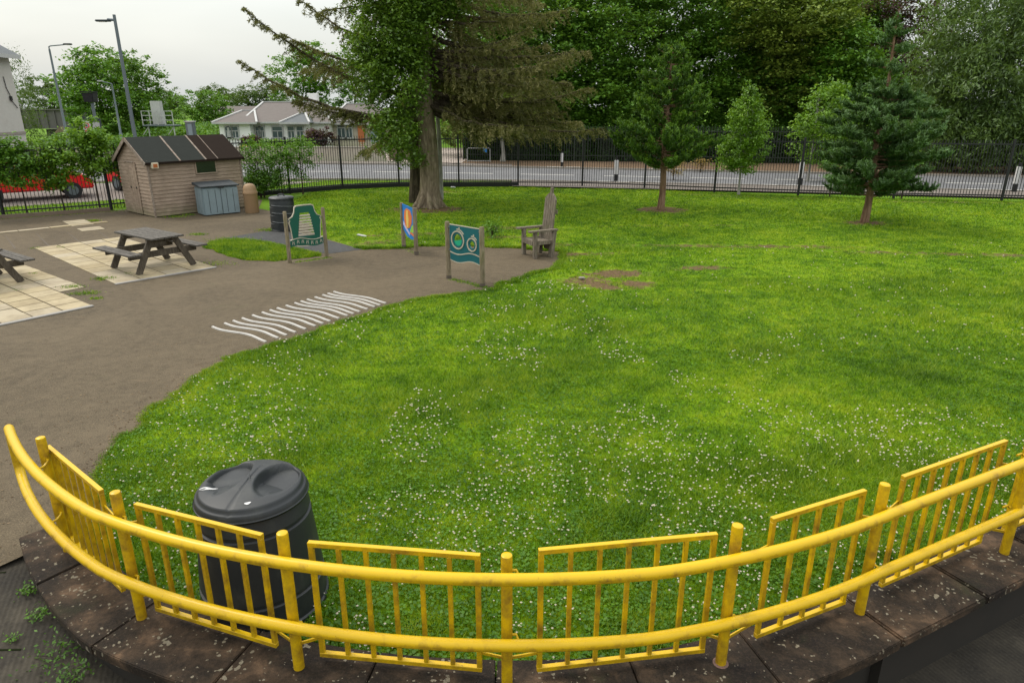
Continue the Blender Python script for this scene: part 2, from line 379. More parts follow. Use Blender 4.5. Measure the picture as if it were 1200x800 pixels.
def quads(name, V, mat, parent=None, k=4):
    """V: (n*k,3) array of separate k-gons"""
    V = np.asarray(V, dtype=np.float32).reshape(-1, 3); n = len(V)//k
    me = bpy.data.meshes.new(name); me.vertices.add(n*k); me.vertices.foreach_set('co', V.ravel())
    me.loops.add(n*k); me.loops.foreach_set('vertex_index', np.arange(n*k, dtype=np.int32))
    me.polygons.add(n); me.polygons.foreach_set('loop_start', np.arange(n, dtype=np.int32)*k)
    me.update(calc_edges=True); me.materials.append(mat)
    o = bpy.data.objects.new(name, me); C.objects.link(o)
    if parent: o.parent = parent
    return o
def leaves(P, size, aspect=.55, up=.5, rng=None, axis=None, spread=1.0):
    """rhombic leaves at points P; up biases normals upward; axis: preferred long direction (n,3)"""
    rng = rng or RNG; n = len(P)
    s = size*(.6+.8*rng.random((n, 1)))
    nrm = rng.normal(size=(n, 3)); nrm /= np.linalg.norm(nrm, axis=1, keepdims=True)+1e-9
    nrm[:, 2] = np.abs(nrm[:, 2])+up; nrm /= np.linalg.norm(nrm, axis=1, keepdims=True)
    d = rng.normal(size=(n, 3))*spread
    if axis is not None: d = d+axis
    d -= nrm*(d*nrm).sum(1, keepdims=True); d /= np.linalg.norm(d, axis=1, keepdims=True)+1e-9
    w = np.cross(nrm, d)
    a = P-d*s*.5; b = P+w*s*aspect*.5; c = P+d*s*.5; e = P-w*s*aspect*.5
    return np.stack([a, b, c, e], axis=1).reshape(-1, 3)
def crown_points(lobes, nclump, per, rc, flat=.5, shell=(.55, 1.02), rng=None):
    rng = rng or RNG; vol = np.array([l[3]*l[4]+l[4]*l[5]+l[3]*l[5] for l in lobes]); vol = vol/vol.sum(); out = []; cc = []
    for l, w in zip(lobes, vol):
        k = max(3, int(nclump*w)); d = rng.normal(size=(k, 3)); d /= np.linalg.norm(d, axis=1, keepdims=True)
        q = shell[0]+(shell[1]-shell[0])*rng.random((k, 1))**.5
        ctr = np.array(l[:3])+d*np.array(l[3:6])*q*(.88+.24*rng.random((k, 1)))
        cc.append(ctr)
        rr = rc*(.5+rng.random((k, 1, 1)))
        p = ctr[:, None, :]+rng.normal(size=(k, per, 3))*rr*np.array([1, 1, flat])*.55
        out.append(p.reshape(-1, 3))
    return np.concatenate(out), np.concatenate(cc)
def limbs(mb, base, height, r, targets, n=10, lean=(0, 0), seed=1):
    rnd = random.Random(seed); b = Vector(base); top = b+Vector((lean[0], lean[1], height))
    path = []; rad = []
    for i in range(9):
        t = i/8; path.append(b.lerp(top, t)+Vector((rnd.uniform(-1, 1), rnd.uniform(-1, 1), 0))*r*.35*(i > 0)); rad.append(r*(1-.75*t)*(1.35 if i == 0 else 1))
    mb.tube(path, rad, n)
    for T in targets:
        T = Vector(T); t = rnd.uniform(.3, .85); s = b.lerp(top, t); m = s.lerp(T, .5)+Vector((rnd.uniform(-.2, .2), rnd.uniform(-.2, .2), .12*(T-s).length))
        r0 = r*(1-.75*t)*.45
        mb.tube([s, s.lerp(m, .5)+Vector((0, 0, .05)), m, T], [r0, r0*.8, r0*.55, r0*.2], 6, False)
def broad_tree(name, label, cat, base, height, tr, lobes, mat, bark, nclump, per, rc, leaf, flat=.5, up=.5, lean=(0, 0), group=None, seed=1, aspect=.6, nlimb=10, axis=None, spread=1, shell=(.55, 1.02)):
    rng = np.random.default_rng(seed); t = thing(name, label, cat, base, 0, group); b = np.array(base)
    P, cc = crown_points(lobes, nclump, per, rc, flat, shell, rng)
    P = P-b; P = P[P[:, 2] > .05]
    ax = None if axis is None else np.tile(np.array(axis), (len(P), 1))
    quads('crown', leaves(P, leaf, aspect, up, rng, ax, spread), mat, t)
    mb = MB(); pick = cc[rng.choice(len(cc), min(nlimb, len(cc)), replace=False)]-b
    limbs(mb, (0, 0, 0), height, tr, pick, 12, lean, seed); mb.build('trunk', bark, t, smooth=True); return t

# ================================================================== LAYOUT
CX, CY, RP = 0.0, 9.0, 5.78
def pol(a, r, z=0):
    # beyond A1 the line leaves the arc on its tangent; the 'angle' then just measures length along it
    if a > 25.0:
        s_ = (a-25.0)/57.2958*5.78*1.06; return Vector((CX+r*math.sin(R(25))+s_*math.cos(R(HD)), CY-r*math.cos(R(25))+s_*math.sin(R(HD)), z))
    return Vector((CX+r*math.sin(R(a)), CY-r*math.cos(R(a)), z))
A0, A1 = -42.6, 25.0
HD = 26.5
def dR(a): return -.0105*max(0, -a-27)-.007*max(0, min(a, 25)-8)
# after 25 degrees the wall and the railing run straight on to the right
def wall_line(r, a0=A0, z=0, step=2.0, tail=6.0):
    n = int((A1-a0)/step); pts = [pol(a0+(A1-a0)*i/n, r+dR(a0+(A1-a0)*i/n), z) for i in range(n+1)]
    d = Vector((math.cos(R(HD)), math.sin(R(HD)), 0)); pts.append(pts[-1]+d*12); return pts

# ---- ground sheets
arc = wall_line(5.86, -43.5)
near_edge = [(p.x, p.y) for p in arc]
ground_pts = near_edge+[(60, near_edge[-1][1]+22), (700, 60), (700, 1500), (-700, 1500), (-700, -60), (-9, -60), (-9, 3.55), (-4.05, 4.55)]
struct(sheet('ground', ground_pts, -.012, M['ground']))
lawn_edge = [(-3.3, 5.1), (-3.72, 5.38), (-4.14, 6.01), (-4.22, 7.15), *[tuple(G(*q)[:2]) for q in ((210, 455), (249, 430), (288, 414), (347, 397), (406, 376), (464, 357), (523, 346), (575, 341), (598, 329), (633, 319), (664, 307), (656, 292))], (.75, 16.8), (0, 17.2), (-1.55, 17.5), (-2.83, 17.2), (-3.65, 16.95), (-4.2, 17.35)]
edge_s = [tuple(p) for p in smooth_poly(lawn_edge, 3, False)]
rnd = random.Random(3)
edge_s = [(x+rnd.gauss(0, .035)+.05*math.sin(i*.9)*math.sin(i*.23), y+rnd.gauss(0, .035)+.07*math.sin(i*.61+1)*math.cos(i*.17)) for i, (x, y) in enumerate(edge_s)]
asph = edge_s+[(-5.2, 18.6), (-5.9, 19.7), (-6.0, 20.6), (-6.7, 21.4), (-7.5, 22.6), (-8.25, 23.6), (-8.9, 24.2), (-9.6, 26.6), (-10.5, 26.8), (-13.47, 23.95), (-16.4, 22.0), (-20, 19.6), (-26, 15.6), (-26, 3), (-9, 3.4), (-4.05, 4.42), (-3.8, 4.78)]
struct(sheet('path', asph, 0.0, M['asphalt']))
PATH = np.array(asph)
def inpoly(x, y, P):
    x = np.asarray(x); y = np.asarray(y); ins = np.zeros(x.shape, bool); n = len(P); j = n-1
    for i in range(n):
        xi, yi = P[i]; xj, yj = P[j]
        c = ((yi > y) != (yj > y)) & (x < (xj-xi)*(y-yi)/(yj-yi+1e-12)+xi); ins ^= c; j = i
    return ins
def vnoise(x, y, s, seed=0):
    r = np.random.default_rng(seed); T = r.random((64, 64)); x = np.asarray(x)*s+31.7; y = np.asarray(y)*s+17.3
    xi = np.floor(x).astype(int); yi = np.floor(y).astype(int); fx = x-xi; fy = y-yi; fx = fx*fx*(3-2*fx); fy = fy*fy*(3-2*fy)
    g = lambda a, b: T[a % 64, b % 64]
    return (g(xi, yi)*(1-fx)+g(xi+1, yi)*fx)*(1-fy)+(g(xi, yi+1)*(1-fx)+g(xi+1, yi+1)*fx)*fy
# bare soil patches: x, y, rx, ry, rot, strength
BARE = [(1.55, 13.6, .6, .55, .2, 1.0), (2.2, 14.3, .75, .45, .2, 1.0), (2.5, 13.5, .4, .45, 0, .9), (1.9, 13.2, .3, .3, 0, .8), (5.2, 23.9, .85, .75, 0, 1.3), (10.95, 21.15, .7, .5, 0, .9), (-2.3, 19.2, 2.2, .5, .15, .62), (-3.6, 18.0, .9, .5, .5, .6), (.2, 20.2, 1.6, .4, -.1, .55), (-2.9, 24.0, 1.6, .9, 0, .9), (-.2, 18.7, 1.8, .35, 0, .5), (4.1, 14.9, .8, .25, .1, .8), (1.0, 17.6, .9, .4, 0, .7), (1.9, 16.4, 1.2, .25, .2, .55), (-5.2, 18.0, .8, .7, .2, .45), (1.2, 16.4, .8, .5, 0, .6), (6, 17.4, 3.5, .3, -.05, .6), (11, 16.4, 4, .3, -.1, .55), (5, 20.6, 3, .25, .05, .45), (-3.6, 29.2, 2.6, .8, 0, .5), (9, 27.8, 6, .35, -.35, .45), (17, 25.8, 5, .3, -.1, .5)]
def bare(x, y):
    b = np.zeros(np.shape(x))
    for cx, cy, rx, ry, a, s in BARE:
        dx = x-cx; dy = y-cy; u = (dx*math.cos(a)+dy*math.sin(a))/rx; v = (-dx*math.sin(a)+dy*math.cos(a))/ry
        b = np.maximum(b, s*np.clip(1.25-np.sqrt(u*u+v*v)*.9, 0, 1))
    return b*(.62+.7*vnoise(x, y, 1.7, 77))
# fence line between the lawn and the road
FL = [(-30, 13.0), (-25, 16.4), (-20, 19.75), (-16.4, 22.15), (-13.9, 23.9), (-10.9, 26.9), (-7.31, 30.05), (-5.02, 31.0), (-2.36, 31.0), (.27, 31.1), (3.11, 30.87), (5.72, 30.05), (8.43, 28.95), (11.53, 27.95), (14.85, 26.95), (18.62, 26.3), (22.3, 25.7), (26.1, 25.1)]
# ---- lawn grid
xs = np.arange(-8.4, 27.0, .12); ys = np.arange(2.6, 31.4, .12)
X, Y = np.meshgrid(xs, ys); nx, ny = len(xs), len(ys)
FLa = np.array(FL)
def fence_y(x): return np.interp(x, FLa[:, 0], FLa[:, 1])
def wall_in(x, y, r0):
    a = np.degrees(np.arctan2(x-CX, CY-y)); r = np.hypot(x-CX, y-CY); p = pol(25.0, r0)
    line = (-(x-p.x)*math.sin(R(HD))+(y-p.y)*math.cos(R(HD))) > 0
    return np.where(a > 25, line, (r < r0+np.minimum(0, (a+27)*.0105)) | ((y > CY) & (x < 0)))
def in_lawn(x, y):
    return wall_in(x, y, 5.62) & (y < fence_y(x)-.02) & ~inpoly(x, y, PATH)
def in_lawn_old(x, y):
    r = np.hypot(x-CX, y-CY); a = np.degrees(np.arctan2(x-CX, CY-y))
    arcin = (y > CY) | (r < 5.62) | ((a > 57) & (y > 6.0+.577*(x-4.9)))
    return arcin & (y < fence_y(x)-.02) & ~inpoly(x, y, PATH)
def near_ok(x, y): return wall_in(x, y, 5.74)
vid = np.arange(nx*ny).reshape(ny, nx); okv = near_ok(X, Y) & (Y < fence_y(X)+.1)
f = [(vid[j, i], vid[j, i+1], vid[j+1, i+1], vid[j+1, i]) for j in range(ny-1) for i in range(nx-1) if okv[j, i] and okv[j, i+1] and okv[j+1, i] and okv[j+1, i+1]]
me = bpy.data.meshes.new('lawn'); me.from_pydata([(a, b, -.005) for a, b in zip(X.ravel(), Y.ravel())], [], f)
atr = me.attributes.new('bare', 'FLOAT', 'POINT'); atr.data.foreach_set('value', bare(X.ravel(), Y.ravel()).astype(np.float32))
bm = bmesh.new(); bm.from_mesh(me); bmesh.ops.delete(bm, geom=[v for v in bm.verts if not v.link_faces], context='VERTS'); bm.to_mesh(me); bm.free()
me.materials.append(M['lawn']); lawn = bpy.data.objects.new('lawn', me); C.objects.link(lawn); struct(lawn)

patch = smooth_poly([(-7.9, 17.2), (-7.95, 18.0), (-7.3, 18.35), (-5.9, 17.5), (-4.55, 16.3), (-4.75, 15.95), (-5.9, 15.45), (-6.9, 16.2)], 2)
patch = [(p[0]+rnd.gauss(0, .035), p[1]+rnd.gauss(0, .035)) for p in patch]; PATCH = np.array(patch)
struct(sheet('grass_patch', patch, .004, M['lawn']))
struct(sheet('dark_path', [(-7.9, 18.45), (-7.1, 19.6), (-6.1, 19.4), (-4.95, 18.2), (-3.75, 16.95), (-4.5, 16.4), (-5.85, 17.55), (-7.25, 18.42)], .004, M['slate_path']))

# ---- grass blades
def blades(x, y, h, w, rng, z=0.0):
    n = len(x); a = rng.random(n)*6.283; l = rng.random(n)*6.283; k = h*(.25+.9*rng.random(n))
    dx = np.cos(a)*w/2; dy = np.sin(a)*w/2; lx = np.cos(l)*k; ly = np.sin(l)*k
    V = np.empty((n, 3, 3), np.float32)
    V[:, 0] = np.stack([x-dx, y-dy, np.full(n, z-.004)], 1); V[:, 1] = np.stack([x+dx, y+dy, np.full(n, z-.004)], 1)
    V[:, 2] = np.stack([x+lx, y+ly, z+h*(.45+.6*rng.random(n))], 1); return V.reshape(-1, 3)
rng = np.random.default_rng(5); parts_ = []
def scatter(x0, x1, y0, y1, dens, h, w):
    n = int((x1-x0)*(y1-y0)*dens); x = x0+(x1-x0)*rng.random(n); y = y0+(y1-y0)*rng.random(n)
    vis = np.abs(x) < .80*y+2.2
    ok = in_lawn(x, y) & vis & (rng.random(n) > np.clip((bare(x, y) > .05)*(bare(x, y)*1.9-.3+1.5*(vnoise(x, y, 5, 3)-.5)+.8*(vnoise(x, y, 11, 4)-.5)), 0, .965))
    x, y = x[ok], y[ok]; hn = .55+.9*vnoise(x, y, 1.3, 8)*vnoise(x, y, .5, 9)*2
    parts_.append(blades(x, y, h*hn, w*(.7+.6*rng.random(len(x))), rng))
scatter(-4.3, 6.5, 3.1, 6.2, 9500, .050, .0062)
scatter(-4.4, 8.5, 6.2, 9.5, 5000, .045, .008)
scatter(-4.4, 12, 9.5, 14, 2200, .05, .012)
scatter(-8.4, 17, 14, 20, 1200, .044, .017)
scatter(-8.4, 26, 20, 31.2, 560, .045, .028)
x = -8+4*rng.random(60000); y = 15.2+3.3*rng.random(60000); ok = inpoly(x, y, PATCH); parts_.append(blades(x[ok], y[ok], np.full(ok.sum(), .085), np.full(ok.sum(), .016), rng))
def verge_blades(x0, x1, y0, y1, n):
    x = x0+(x1-x0)*rng.random(n); y = y0+(y1-y0)*rng.random(n); nk = np.array(near_k0)
    ok = (y > fence_y(x)+.05) & (y < np.interp(x, nk[:, 0], nk[:, 1])-.1) & ~inpoly(x, y, CARPARK); parts_.append(blades(x[ok], y[ok], np.full(ok.sum(), .07), np.full(ok.sum(), .03), rng))
near_k0 = [(-26, 31.5), (-16, 33.6), (-8.2, 34.0), (0, 33.3)]; CARPARK = np.array([(-34, 17.5), (-22, 22.0), (-16, 25.9), (-12, 29.4), (-9, 33.5), (-20, 32.5), (-34, 28.5)])
verge_blades(-21, 0, 17, 34, 90000)
# long tufts
for cx, cy, rr in ((.75, 4.75, .5), (.95, 5.1, .35), (2.6, 5.9, .5), (3.3, 6.3, .5), (-2.3, 6.2, .4), (-.4, 8.2, .5), (3.8, 9.5, .6), (1.4, 10.6, .6), (5.5, 8.6, .5), (2.2, 4.6, .25), (-.6, 3.75, .2), (1.8, 3.9, .18), (3.0, 4.6, .2)):
    n = int(2600*rr); x = cx+rng.normal(size=n)*rr*.5; y = cy+rng.normal(size=n)*rr*.4; ok = in_lawn(x, y)
    parts_.append(blades(x[ok], y[ok], np.full(ok.sum(), .10), np.full(ok.sum(), .007), rng))
# tufts in the joints and cracks, moss strips under the play boards
for (px, py, rr, hh, nn__) in ((85, 337, .10, .06, 160), (100, 344, .14, .05, 220), (112, 350, .06, .05, 80), (122, 327, .12, .06, 200), (150, 321, .06, .04, 60), (44, 291, .08, .04, 60), (70, 290, .08, .04, 60), (110, 259, .12, .06, 160), (205, 254, .2, .06, 260), (222, 252, .12, .06, 120), (233, 275, .12, .06, 160), (255, 309, .25, .04, 160), (270, 281, .3, .07, 320), (318, 270, .2, .08, 260), (12, 300, .05, .04, 40), (40, 321, .06, .04, 50), (22, 340, .1, .03, 50)):
    g = G(px, py); x = g.x+rng.normal(size=nn__)*rr; y = g.y+rng.normal(size=nn__)*rr*.6; parts_.append(blades(x, y, np.full(nn__, hh), np.full(nn__, .013), rng, .004))
for (ax_, ay_, bx__, by__, nn__) in ((-5.0, 15.45, -4.35, 16.0, 420), (-1.25, 13.85, -.55, 13.2, 500), (-.7, 13.3, -.4, 13.1, 200), (-2.7, 17.1, -2.3, 16.3, 120), (-13.3, 23.7, -16.3, 21.8, 500), (-16.3, 21.8, -20, 19.4, 300)):
    t = rng.random(nn__); x = ax_+(bx__-ax_)*t+rng.normal(size=nn__)*.05; y = ay_+(by__-ay_)*t+rng.normal(size=nn__)*.05; parts_.append(blades(x, y, np.full(nn__, .022), np.full(nn__, .02), rng))
# ragged fringe along the asphalt edge
e = np.array(edge_s); k = rng.integers(0, len(e)-1, 26000); t = rng.random(26000)[:, None]; p = e[k]*(1-t)+e[k+1]*t+rng.normal(size=(26000, 2))*.035
sz = np.clip(p[:, 1]/12, .5, 1.6); parts_.append(blades(p[:, 0], p[:, 1], .055*sz, .012*sz, rng))
go = quads('grass', np.concatenate(parts_), M['blade'], k=3); tag(go, 'short green lawn grass with yellowish patches and long tufts', 'grass', kind='stuff')
# broad clover leaves low in the sward
n = 90000; y = 3.2+9.5*rng.random(n)**1.6; x = (rng.random(n)-.45)*2*(.8*y+1.6); ok = in_lawn(x, y) & (vnoise(x, y, .8, 21)+.35*rng.random(n) > .52); x, y = x[ok], y[ok]
P = np.stack([x, y, .018+.022*rng.random(len(x))], 1)
cl = quads('clover_leaves', leaves(P, .026, .9, 1.8, rng), leafmat('clover_leaf', ((.030, .085, .005), (.060, .150, .008), (.11, .23, .014)), 1.4, .3, .02)); tag(cl, 'low round clover leaves spread through the lawn grass', 'clover', kind='stuff')
# brown leaf fragments and grit blown against the edges of the path
n = 5200; k = rng.integers(0, len(e)-1, n); t = rng.random(n)[:, None]; p = e[k]*(1-t)+e[k+1]*t+rng.normal(size=(n, 2))*np.where(rng.random((n, 1)) < .6, .16, .9)
q = np.stack([-9+13*rng.random(1500), 5+18*rng.random(1500)], 1); p = np.concatenate([p, q]); ok = inpoly(p[:, 0], p[:, 1], PATH); p = p[ok]
lt = quads('leaf_litter', leaves(np.stack([p[:, 0], p[:, 1], np.full(len(p), .006)], 1), .022, .6, 4, rng), leafmat('dead_leaf', ((.04, .025, .012), (.11, .07, .035), (.26, .19, .11)), 2, .05, .02)); tag(lt, 'small dead leaf fragments and grit scattered over the asphalt path', 'leaf litter', kind='stuff')
# clover flower heads
oct_v = np.array([(1, 0, 0), (-1, 0, 0), (0, 1, 0), (0, -1, 0), (0, 0, 1), (0, 0, -1)], float); oct_f = np.array([(0, 2, 4), (2, 1, 4), (1, 3, 4), (3, 0, 4), (2, 0, 5), (1, 2, 5), (3, 1, 5), (0, 3, 5)])
n = 56000; y = 3.3+14.5*rng.random(n)**1.25; x = (rng.random(n)-.5)*2*(.78*y+1)
w = np.exp(-((x-.9)/3.2)**2-((y-6.6)/3.2)**2)*1.15+.4*np.exp(-((x-4.2)/2.4)**2-((y-6.3)/2.2)**2)+.75*np.exp(-((x+1.6)/1.6)**2-((y-8.5)/3.4)**2)+.75*np.exp(-((np.hypot(x+.2, y-9.2)-4.0)/.7)**2)*(y > 8)*(x < 1.5)+.15
d = vnoise(x, y, 1.5, 31)*.55+vnoise(x, y, .45, 32)*.45; prob = np.clip(w*np.clip((d-.43)*5.0, 0, 1), 0, 1)*.38
ok = in_lawn(x, y) & (rng.random(n) < prob*np.clip(11/y, .35, 1.2)) & (bare(x, y) < .3); x, y = x[ok], y[ok]
r = .0088*(.5+.85*rng.random(len(x)))*np.clip(.7+y/13, 1, 2); z = .045+.03*rng.random(len(x))
V = np.stack([x, y, z], 1)[:, None, :]+oct_v[oct_f.ravel()][None]*r[:, None, None]*np.array([1, 1, .8])
fl = quads('clover_flowers', V.reshape(-1, 3), M['clover'], k=3); tag(fl, 'white clover flower heads dotted over the lawn', 'flowers', kind='stuff')
print('flowers', len(x))

# ---- verge, road, pavement beyond the fence
near_k = [(-60, 20), (-40, 27), (-26, 31.5), (-16, 33.6), (-8.2, 34.0), (0, 33.3), (7.8, 31.8), (14.9, 30.3), (21.3, 28.9), (30, 27), (45, 23.5), (70, 16)]
far_k = [(-60, 30), (-40, 37.5), (-26, 42), (-14.4, 43.7), (-7.9, 43.2), (0, 41.0), (9.4, 38.8), (17.9, 36.8), (25.9, 35.2), (36, 32.6), (52, 28), (80, 20)]
struct(sheet('road', near_k+far_k[::-1], -.002, M['road']))
def offs(L_, d): return [(x, y+d) for x, y in L_]
struct(sheet('pavement', [p for p in offs(near_k, -.14)][5:]+[p for p in offs(near_k, -2.4)][5:][::-1], .06, M['pavement']))
def kerb(name, line, z0, z1, w):
    mb = MB()
    for a, b in zip(line[:-1], line[1:]):
        mb.beam((a[0], a[1], (z0+z1)/2), (b[0], b[1], (z0+z1)/2), w, z1-z0)
    return struct(mb.build(name, M['kerb'], bevel=.01))
kerb('kerb', offs(near_k, -.07), -.05, .10, .14); kerb('kerb', offs(far_k, .07), -.05, .10, .14)
struct(sheet('far_pavement', offs(far_k, .14)[:6]+offs(far_k, 1.8)[:6][::-1], .06, M['pavement']))
def interp(line, t):
    i = min(int(t), len(line)-2); f = t-i; return (line[i][0]*(1-f)+line[i+1][0]*f, line[i][1]*(1-f)+line[i+1][1]*f)
mb = MB()
mid = [((a[0]+b[0])/2, (a[1]+b[1])/2) for a, b in zip(near_k, far_k)]
for i in range(2, 10):
    a, b = mid[i], mid[i+1]; L_ = math.dist(a, b); k = int(L_/3)
    for j in range(k):
        p = (a[0]+(b[0]-a[0])*(j+.1)/k, a[1]+(b[1]-a[1])*(j+.1)/k, .0025); q = (a[0]+(b[0]-a[0])*(j+.75)/k, a[1]+(b[1]-a[1])*(j+.75)/k, .0025)
        mb.beam(p, q, .14, .002)
struct(mb.build('centre_line', M['white']))
# painted kerb tops where the bollards stand
mb = MB()
for line, off, xs_ in ((near_k, -.07, [(4.0, 4.6), (4.85, 5.4), (5.7, 6.2), (6.5, 7.1), (11.2, 11.8), (12.1, 12.7), (13.1, 13.8), (19.2, 20), (20.4, 21.2)]), (far_k, .07, [(2.0, 2.9), (3.1, 3.9), (7.7, 8.6), (8.9, 9.9), (17, 17.8), (26.5, 27.4)])):
    la = np.array(line)
    for a, b in xs_:
        mb.beam((a, np.interp(a, la[:, 0], la[:, 1])+off, .104), (b, np.interp(b, la[:, 0], la[:, 1])+off, .104), .13, .006)
struct(mb.build('painted_kerb', M['white']))
# brown verge
struct(sheet('verge', [(p[0], p[1]+.16) for p in far_k[4:]]+[(90, 27), (60, 35), (45, 38.2), (30, 41.5), (18, 43.6), (6, 45.2), (-3, 46.2)], .05, m_asphalt('leaf_litter_verge', (.07, .045, .025), (.13, .085, .05), False)))
struct(sheet('driveway', [(-3.2, 43.0), (-8.0, 45.4), (-11, 60), (-2, 60), (-3.0, 46.4)], .06, m_asphalt('drive_gravel', (.22, .18, .15), (.34, .29, .25), False)))

# ---- buff paving under the picnic tables
def slabgrid(name, o, u, v, nu, nv, skip=(), label=None, z=.004):
    o = Vector((*o, 0)); u = Vector((*u, 0)); v = Vector((*v, 0)); mb = MB(); un = u.normalized(); vn = v.normalized(); g = .012
    for i in range(nu):
        for j in range(nv):
            if (i, j) in skip: continue
            p = o+u*i+v*j; q = [p+un*g+vn*g, p+u-un*g+vn*g, p+u+v-un*g-vn*g, p+v+un*g-vn*g]
            zz = z+.012+rnd.uniform(-.004, .004)
            mb.prism([(a.x, a.y) for a in q], .001, zz)
    return struct(mb.build(name, M['slab'], bevel=.003, seg=1))
# paving A: near edge from (134,333) to (252,313); runs back to (33,291)
a0 = Vector((-8.04, 13.42)); a1 = Vector((-6.64, 14.97)); a3 = Vector((-12.1, 17.1))
u = (a1-a0)/4; v = (a3-a0)/12; slabgrid('paving', a0, u, v, 4, 12)
# paving B
b1 = Vector((-7.58, 11.86)); b0 = Vector((-8.42, 10.74)); v = (Vector((-10.91, 14.97))-Vector((-8.69, 13.22)))/6.3; u = (b1-b0)/3
slabgrid('paving', b0, u, v, 3, 15); slabgrid('paving', b1+v*3.3, u, v, 1, 12); slabgrid('paving', b0-u*5, u, v, 5, 12)
v2 = v.normalized()*.09
mb = MB()
for s_, t_ in ((b0-u*5, b1), (a0, a1)):
    w_ = -(v.normalized())*.1 if s_ != a0 else -((a3-a0).normalized())*.1
    mb.prism([tuple(s_), tuple(t_), tuple(t_+w_), tuple(s_+w_)], .001, .02)
struct(mb.build('paving_edging', paint('pale_edging', (.26, .245, .22), .8, (.2, .18, .15), .5, 3), bevel=.004))
slabgrid('paving', (-14.0, 21.3), (.45, .42), (.42, -.45), 1, 4, skip=((0, 2),)); slabgrid('paving', (-15.9, 19.0), (.3, .28), (-.6, .0), 1, 1)
slabgrid('paving', (-15.4, 18.6), (.16, -.16), (.55, .55), 1, 5)
# joints of the old worn paving between the tables and the kerb
mb = MB()
for i in range(7):
    p = Vector((-16.5+.75*i, 18.5+.2*i)); mb.prism([tuple(p), tuple(p+Vector((.03, -.02))), tuple(p+Vector((1.7, -2.0))), tuple(p+Vector((1.67, -2.02)))], .0005, .002)
struct(mb.build('paving_joint', M['darkkerb']))
# kerb board under the left part of the black fence
mb = MB()
for a, b in zip(FL[0:4], FL[1:5]): mb.beam((a[0]+.1, a[1]-.25, .05), (b[0]+.1, b[1]-.25, .05), .12, .14)
k_ = mb.build('kerb_edging', paint('mossy_edging', (.16, .12, .085), .9, (.07, .07, .03), .6, 3), bevel=.012); struct(k_)

# ---- ramp in front of the wall
def ramp_z(x): return -.02-.40*min(1, max(0, (x+4.1)/3.6))
mb = MB(); gx = np.linspace(-9, 13, 67)
def wall_inner_y(x):
    if x < -4.0: return 3.55+(4.5-3.55)*(x+9)/5.0
    p = pol(25.0, 5.83)
    if x < p.x: return CY-math.sqrt(max(0, (5.95+dR(math.degrees(math.asin(max(-1, min(1, x/5.95))))))**2-(x-CX)**2))
    return p.y+math.tan(R(HD))*(x-p.x)
vs = []; fs = []
for i, x in enumerate(gx):
    y1 = wall_inner_y(x)+.0
    for j in range(9): vs.append((x, -4+(y1+4)*j/8, ramp_z(x)))
for i in range(len(gx)-1):
    for j in range(8): fs.append((i*9+j, (i+1)*9+j, (i+1)*9+j+1, i*9+j+1))
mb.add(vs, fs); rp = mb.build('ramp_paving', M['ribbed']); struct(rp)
mb = MB()
for (x0, y0, x1, y1) in ((-3.95, 4.45, -9, 3.5), (-3.35, 3.72, -9, 2.9), (-2.6, 3.2, -4.6, 1.6), (3.2, 3.7, 4.4, 1.2), (1.9, 2.9, 2.2, 1)):
    k = 8
    for i in range(k):
        a = (x0+(x1-x0)*i/k, y0+(y1-y0)*i/k); b = (x0+(x1-x0)*(i+1)/k, y0+(y1-y0)*(i+1)/k)
        mb.beam((*a, ramp_z(a[0])+.002), (*b, ramp_z(b[0])+.002), .015, .004)
struct(mb.build('ramp_joint', M['hedgecore']))

# ---- retaining wall with sandstone coping
w = thing('retaining_wall', 'low curved wall with dark lichen spotted sandstone coping under the yellow railing', 'wall', tuple(pol(0, 5.85)))
wo = w.location
def arcprism(r0, r1, a0, a1, z0, z1, mb, n=6, skew=0):
    ins = [pol(a0+(a1-a0)*i/n, r0+dR(a0+(a1-a0)*i/n)) for i in range(n+1)]; outs = [pol(a0+(a1-a0)*i/n, r1+dR(a0+(a1-a0)*i/n)*(1.55 if a0 < 0 else 1)) for i in range(n+1)]
    mb.prism([(p.x-wo.x, p.y-wo.y) for p in ins+outs[::-1]], z0, z1)
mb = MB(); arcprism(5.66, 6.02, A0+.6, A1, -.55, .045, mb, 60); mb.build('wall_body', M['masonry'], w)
joints = [A0, -35.2, -26.2, -17.2, -8.6, -1.0, 7.5, 15.6, A1]
for a, b in zip(joints[:-1], joints[1:]):
    mb = MB(); arcprism(5.60, 6.12, a+.06, b-.06, .046, .12+rnd.uniform(-.004, .006), mb, 6); mb.build('coping_stone', M['stone'], w, bevel=.006, seg=2)
s = pol(A1, 5.86+dR(25)); d = Vector((math.cos(R(HD)), math.sin(R(HD)), 0)); nn = Vector((-d.y, d.x, 0))
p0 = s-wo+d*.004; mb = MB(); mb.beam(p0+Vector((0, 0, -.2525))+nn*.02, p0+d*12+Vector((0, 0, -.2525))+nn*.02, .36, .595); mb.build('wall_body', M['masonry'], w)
for k in range(13):
    mb = MB(); L0 = .0+k*.92; mb.beam(p0+d*(L0+.012)+Vector((0, 0, .083+rnd.uniform(-.002, .003))), p0+d*(L0+.908)+Vector((0, 0, .083+rnd.uniform(-.002, .003))), .52, .074); mb.build('coping_stone', M['stone'], w, bevel=.012)

